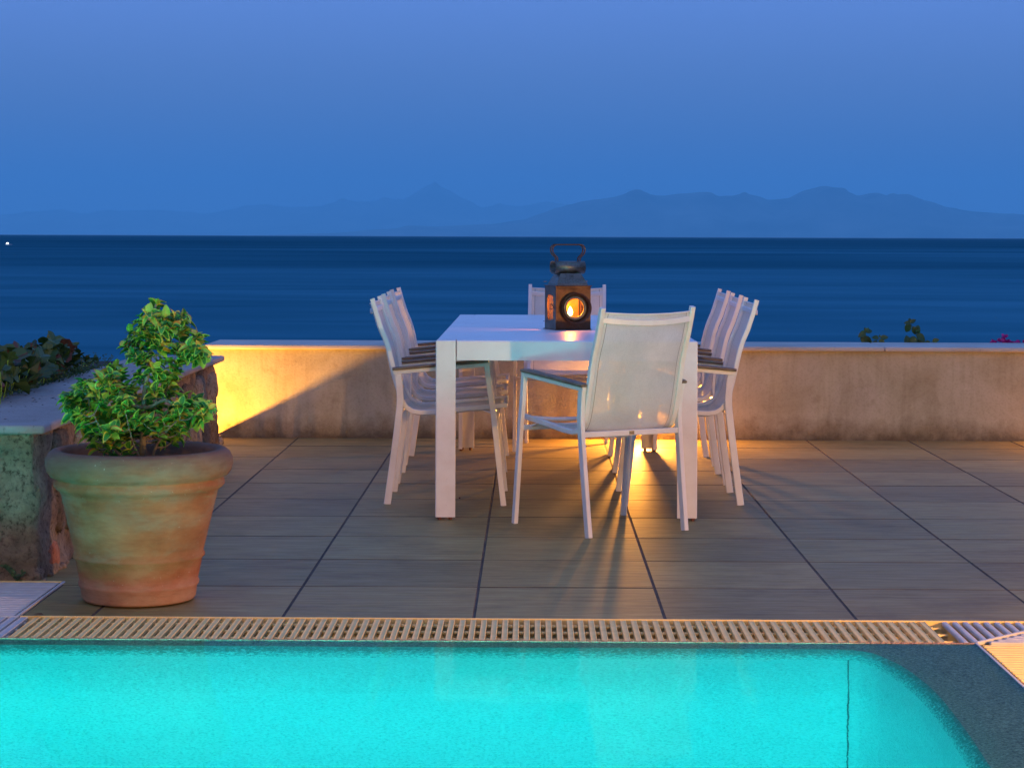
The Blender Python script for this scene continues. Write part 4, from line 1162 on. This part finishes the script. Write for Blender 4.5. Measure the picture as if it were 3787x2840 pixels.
# silhouette from the photo: (src x, src y of top)
SIL = [(0, 1275), (60, 1290), (115, 1278), (155, 1240), (200, 1255), (235, 1250), (280, 1275), (300, 1315), (345, 1312), (362, 1345)]
f_, h_ = 7816, 1.197
def unproj(sx, sy, dist):
    return Vector(((sx - 1893.5) / f_ * dist - .00945 * dist, dist, h_ - (sy - 873.6 - (sx - 1893.5) * .0037) / f_ * dist))
stems = bmesh.new(); bmv = bmesh.new(); rv = random.Random(11); cnt = 0
for i in range(185):
    sx = rv.uniform(-160, 350) if i > 40 else rv.uniform(-40, 300)
    top = None
    for (a, b), (c_, d_) in zip(SIL, SIL[1:]):
        if a <= sx <= c_: top = b + (d_ - b) * (sx - a) / (c_ - a)
    if top is None: top = 1290 if sx < 0 else 1340
    edge = 1465 - max(0, sx) * .36     # where the coping begins
    v = rv.random() ** 1.2; sy = top + 22 + (edge - top - 30) * v
    # row of plants: further along the wall = further right in the picture
    dist = 8.1 + max(0, sx) * .0062 + rv.uniform(0, .9) * (1 - v * .6)
    p = unproj(sx, sy, dist)
    if p.x > -2.10 and p.z < .60: p.x = -2.12 - rv.uniform(0, .1)
    s_ = rv.uniform(.55, 1.0) * (1.0 if sx < 270 else .45)
    yaw_ = rv.uniform(0, 2 * math.pi); pit = rv.uniform(-1.3, .3)
    m_ = Matrix.Translation(p - VO) @ Matrix.Rotation(yaw_, 4, 'Z') @ Matrix.Rotation(pit, 4, 'Y') @ Matrix.Rotation(rv.uniform(-.6, .6), 4, 'X') @ Matrix.Scale(s_, 4)
    o = bpy.data.objects.new('leaf', VM[rv.choices(range(5), (4, 2, .8, 4, 2))[0]]); link(o, vn); o.matrix_local = m_
    b0 = Vector((p.x + rv.uniform(-.04, .04) - .03, p.y + rv.uniform(-.03, .03), .51))
    if rv.random() < .45 and p.z > .56: sweep(stems, [b0 - VO, (b0 + p) / 2 - VO + Vector((rv.uniform(-.01, .01), 0, .01)), p - VO], circ(.0018, 5))
o = bmobj('stems', stems, vn, leaf_lime, True); o['kind'] = 'stuff'
# low ground cover spilling onto the coping edge
bm = bmesh.new(); rg = random.Random(4)
for i in range(2600):
    y_ = rg.uniform(7.5, 10.6); x_ = -2.10 - abs(rg.gauss(0, .08)) + .035 * noise.noise(Vector((y_ * 3, 0, 0)))
    z_ = .515 + abs(rg.gauss(.012, .022)) + (.025 if x_ > -2.15 else 0); s_ = rg.uniform(.004, .010)
    d = Vector((rg.uniform(-1, 1), rg.uniform(-1, 1), rg.uniform(-.2, .8))).normalized(); u = d.orthogonal().normalized()
    c_ = Vector((x_, y_, z_)); f4 = [bm.verts.new(c_ + q) for q in (-d * s_, u * s_ * .5, d * s_, -u * s_ * .5)]
    bm.faces.new(f4)
tag(bmobj('ground_cover', bm, None, vine_green), 'low dark green ground cover creeping over the planter edge', 'ground cover', kind='stuff')

# little weed at the foot of the wall and leaf at the picture edge
def sprig(name, label, cat, loc, stems_, mat, size=.012, flat=False, kind_leaf='leaf', star=False):
    t = empty(name, loc); tag(t, label, cat); rr_ = random.Random(hash(label) % 999 if False else len(label))
    bm = bmesh.new()
    for pts, lf in stems_:
        q = catmull(pts, 4); sweep(bm, q, circ(.0016, 5))
    bmobj('stem', bm, t, mat, True)
    me = leaf_mesh(1, .34, .3, .25, (mat, mat), 3)
    for pts, lf in stems_:
        for (px_, py_, pz_, ang, s_) in lf:
            o = bpy.data.objects.new(kind_leaf, me); link(o, t)
            d = Vector((math.cos(rad(ang)), rr_.uniform(-.35, .35), math.sin(rad(ang))))
            ax = Vector((rr_.uniform(-.3, .3), -1, .5)).normalized()
            o.matrix_local = leafmat(Vector((px_, py_, pz_)), d, ax, s_)
    return t
wl = []
for k in range(9):
    t_ = k / 8; bx, bz = .0 - .05 * t_, .05 * t_ + .01 * math.sin(t_ * 3)
    wl += [(bx, 0, bz, 20 + 20 * t_, .014), (bx, 0, bz, 150, .015)]
sprig('weed', 'small dark fern-like weed sprouting from the foot of the stone wall', 'weed', (-1.765, 7.262, .002), [([(0, 0, 0), (-.015, 0, .025), (-.05, 0, .055)], wl), ([(0, 0, 0), (.008, 0, .02), (.015, 0, .032)], [(.008, 0, .02, 30, .014), (.012, 0, .03, 80, .014), (.014, 0, .03, 10, .014), (.008, 0, .02, 150, .012)])], vine_green)
sprig('weed', 'single green leaf poking out at the left edge of the stone wall', 'weed', (-1.842, 7.25, .272), [([(-.03, 0, 0), (-.01, 0, .006)], [(-.03, 0, 0, 15, .042)])], leaf_green)
# plants behind the parapet
sprig('seedling', 'low leafy seedling left of the coping joint behind the plaster wall', 'plant', (2.06, 13.05, .50),
      [([(0, 0, 0), (-.005, 0, .06), (0, 0, .115)], [(0, 0, .11, 205, .055), (0, 0, .11, 165, .035), (0, 0, .112, 20, .050), (0, 0, .115, 100, .030), (0, 0, .115, 60, .032), (-.01, 0, .10, -95, .065), (.005, 0, .09, -75, .06), (0, 0, .07, 240, .05), (-.02, 0, .06, 80, .045)]),
       ([(0, 0, 0), (.04, 0, .05), (.09, 0, .075)], [(.09, 0, .075, 15, .05), (.08, 0, .075, 165, .045), (.085, 0, .07, -60, .055), (.07, 0, .06, 230, .05), (.04, 0, .055, 190, .05), (.085, 0, .08, 80, .02)])], vine_green, star=True)
sprig('seedling', 'taller climbing seedling right of the coping joint behind the plaster wall', 'plant', (2.36, 13.05, .50),
      [([(.01, 0, 0), (.02, 0, .06), (.0, 0, .12), (-.025, 0, .17)], [(-.025, 0, .17, 100, .035), (-.025, 0, .17, 40, .04), (-.025, 0, .17, 175, .04), (-.025, 0, .165, 240, .065), (-.01, 0, .15, -70, .055), (.005, 0, .14, -50, .06), (.01, 0, .10, -30, .07), (.0, 0, .09, 250, .07), (.02, 0, .07, -60, .07), (.02, 0, .05, 200, .06), (.02, 0, .03, 30, .06), (.01, 0, .12, 60, .05)]),
       ([(.02, 0, 0), (.08, 0, .04), (.11, 0, .055)], [(.11, 0, .055, 25, .045), (.10, 0, .05, 190, .05), (.09, 0, .045, -40, .03)]),
       ([(0, 0, 0), (-.035, 0, .04), (-.03, 0, .08)], [(-.035, 0, .03, 100, .07)])], vine_green)
bm = bmesh.new(); t = empty('bougainvillea', (2.93, 13.1, .50)); tag(t, 'magenta bougainvillea blossoms just showing over the wall at far right', 'flowers')
rb = random.Random(9); me_p = leaf_mesh(1, .42, .3, .3, (petal, petal), 5)
for (ox, oz) in [(-.06, .05), (-.03, .055), (-.015, .07), (0, .085), (.01, .06), (.03, .05), (-.085, .04), (.09, .05), (.115, .055), (.14, .042), (.07, .04), (.0, .04), (.05, .035), (.12, .035)]:
    for k in range(6):
        o = bpy.data.objects.new('bract', me_p); link(o, t)
        d = Vector((rb.uniform(-1, 1), rb.uniform(-1, .5), rb.uniform(-.3, 1))).normalized()
        o.matrix_local = leafmat(Vector((ox + rb.uniform(-.008, .008), rb.uniform(-.02, .02), oz)), d, Vector((rb.uniform(-1, 1), -1, rb.uniform(-1, 1))).normalized(), rb.uniform(.018, .028))
sweep(bm, [(0, 0, -.1), (0, 0, .05)], circ(.003, 5)); bmobj('stem', bm, t, bark)

# ------------------------------------------------------------------ boat light and far town
D_ = 1000; bp = unproj(23, 902, D_); bt = empty('boat', (bp.x + .6, D_, -4.0)); tag(bt, 'tiny boat with a white masthead light far out at the left edge', 'boat')
bm = bmesh.new(); rr_ = []
for (z_, k) in ((-.2, .55), (.25, .9), (.5, 1)):
    rr_.append([bm.verts.new((x_ * k * 1.6, y_ * k * .7, z_)) for x_, y_ in ((-1, -.8), (.5, -1), (1.15, 0), (.5, 1), (-1, .8))])
for a, b in zip(rr_, rr_[1:]):
    for i in range(5): bm.faces.new((a[i], a[(i + 1) % 5], b[(i + 1) % 5], b[i]))
bm.faces.new(rr_[-1]); bmobj('hull', bm, bt, white)
bm = bmesh.new(); sweep(bm, [(-.6, 0, .4), (-.6, 0, -(-4.0) + bp.z)], circ(.04, 6)); bmobj('mast', bm, bt, white)
bm = bmesh.new(); bmesh.ops.create_icosphere(bm, subdivisions=2, radius=.58)
o = bmobj('masthead_lamp', bm, bt, emis('boat_lamp', (.75, .92, 1), 5), True); o.location = (-.6, 0, bp.z + 4.0)
tw = unproj(2560, 861, 58500); t = empty('town', (tw.x, 58500, 5)); tag(t, 'distant seaside houses as pale dots at the foot of the hills', 'town')
rt = random.Random(2)
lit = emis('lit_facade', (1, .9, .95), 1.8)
for k in range(9):
    x_ = (-60, 45, 60, 250, 300, 380, 420, 520, 600)[k]; w_ = rt.uniform(22, 45); h2 = rt.uniform(18, 34)
    b_ = empty('house') if False else None
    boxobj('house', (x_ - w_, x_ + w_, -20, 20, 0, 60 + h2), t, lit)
print('objects', len(bpy.data.objects))
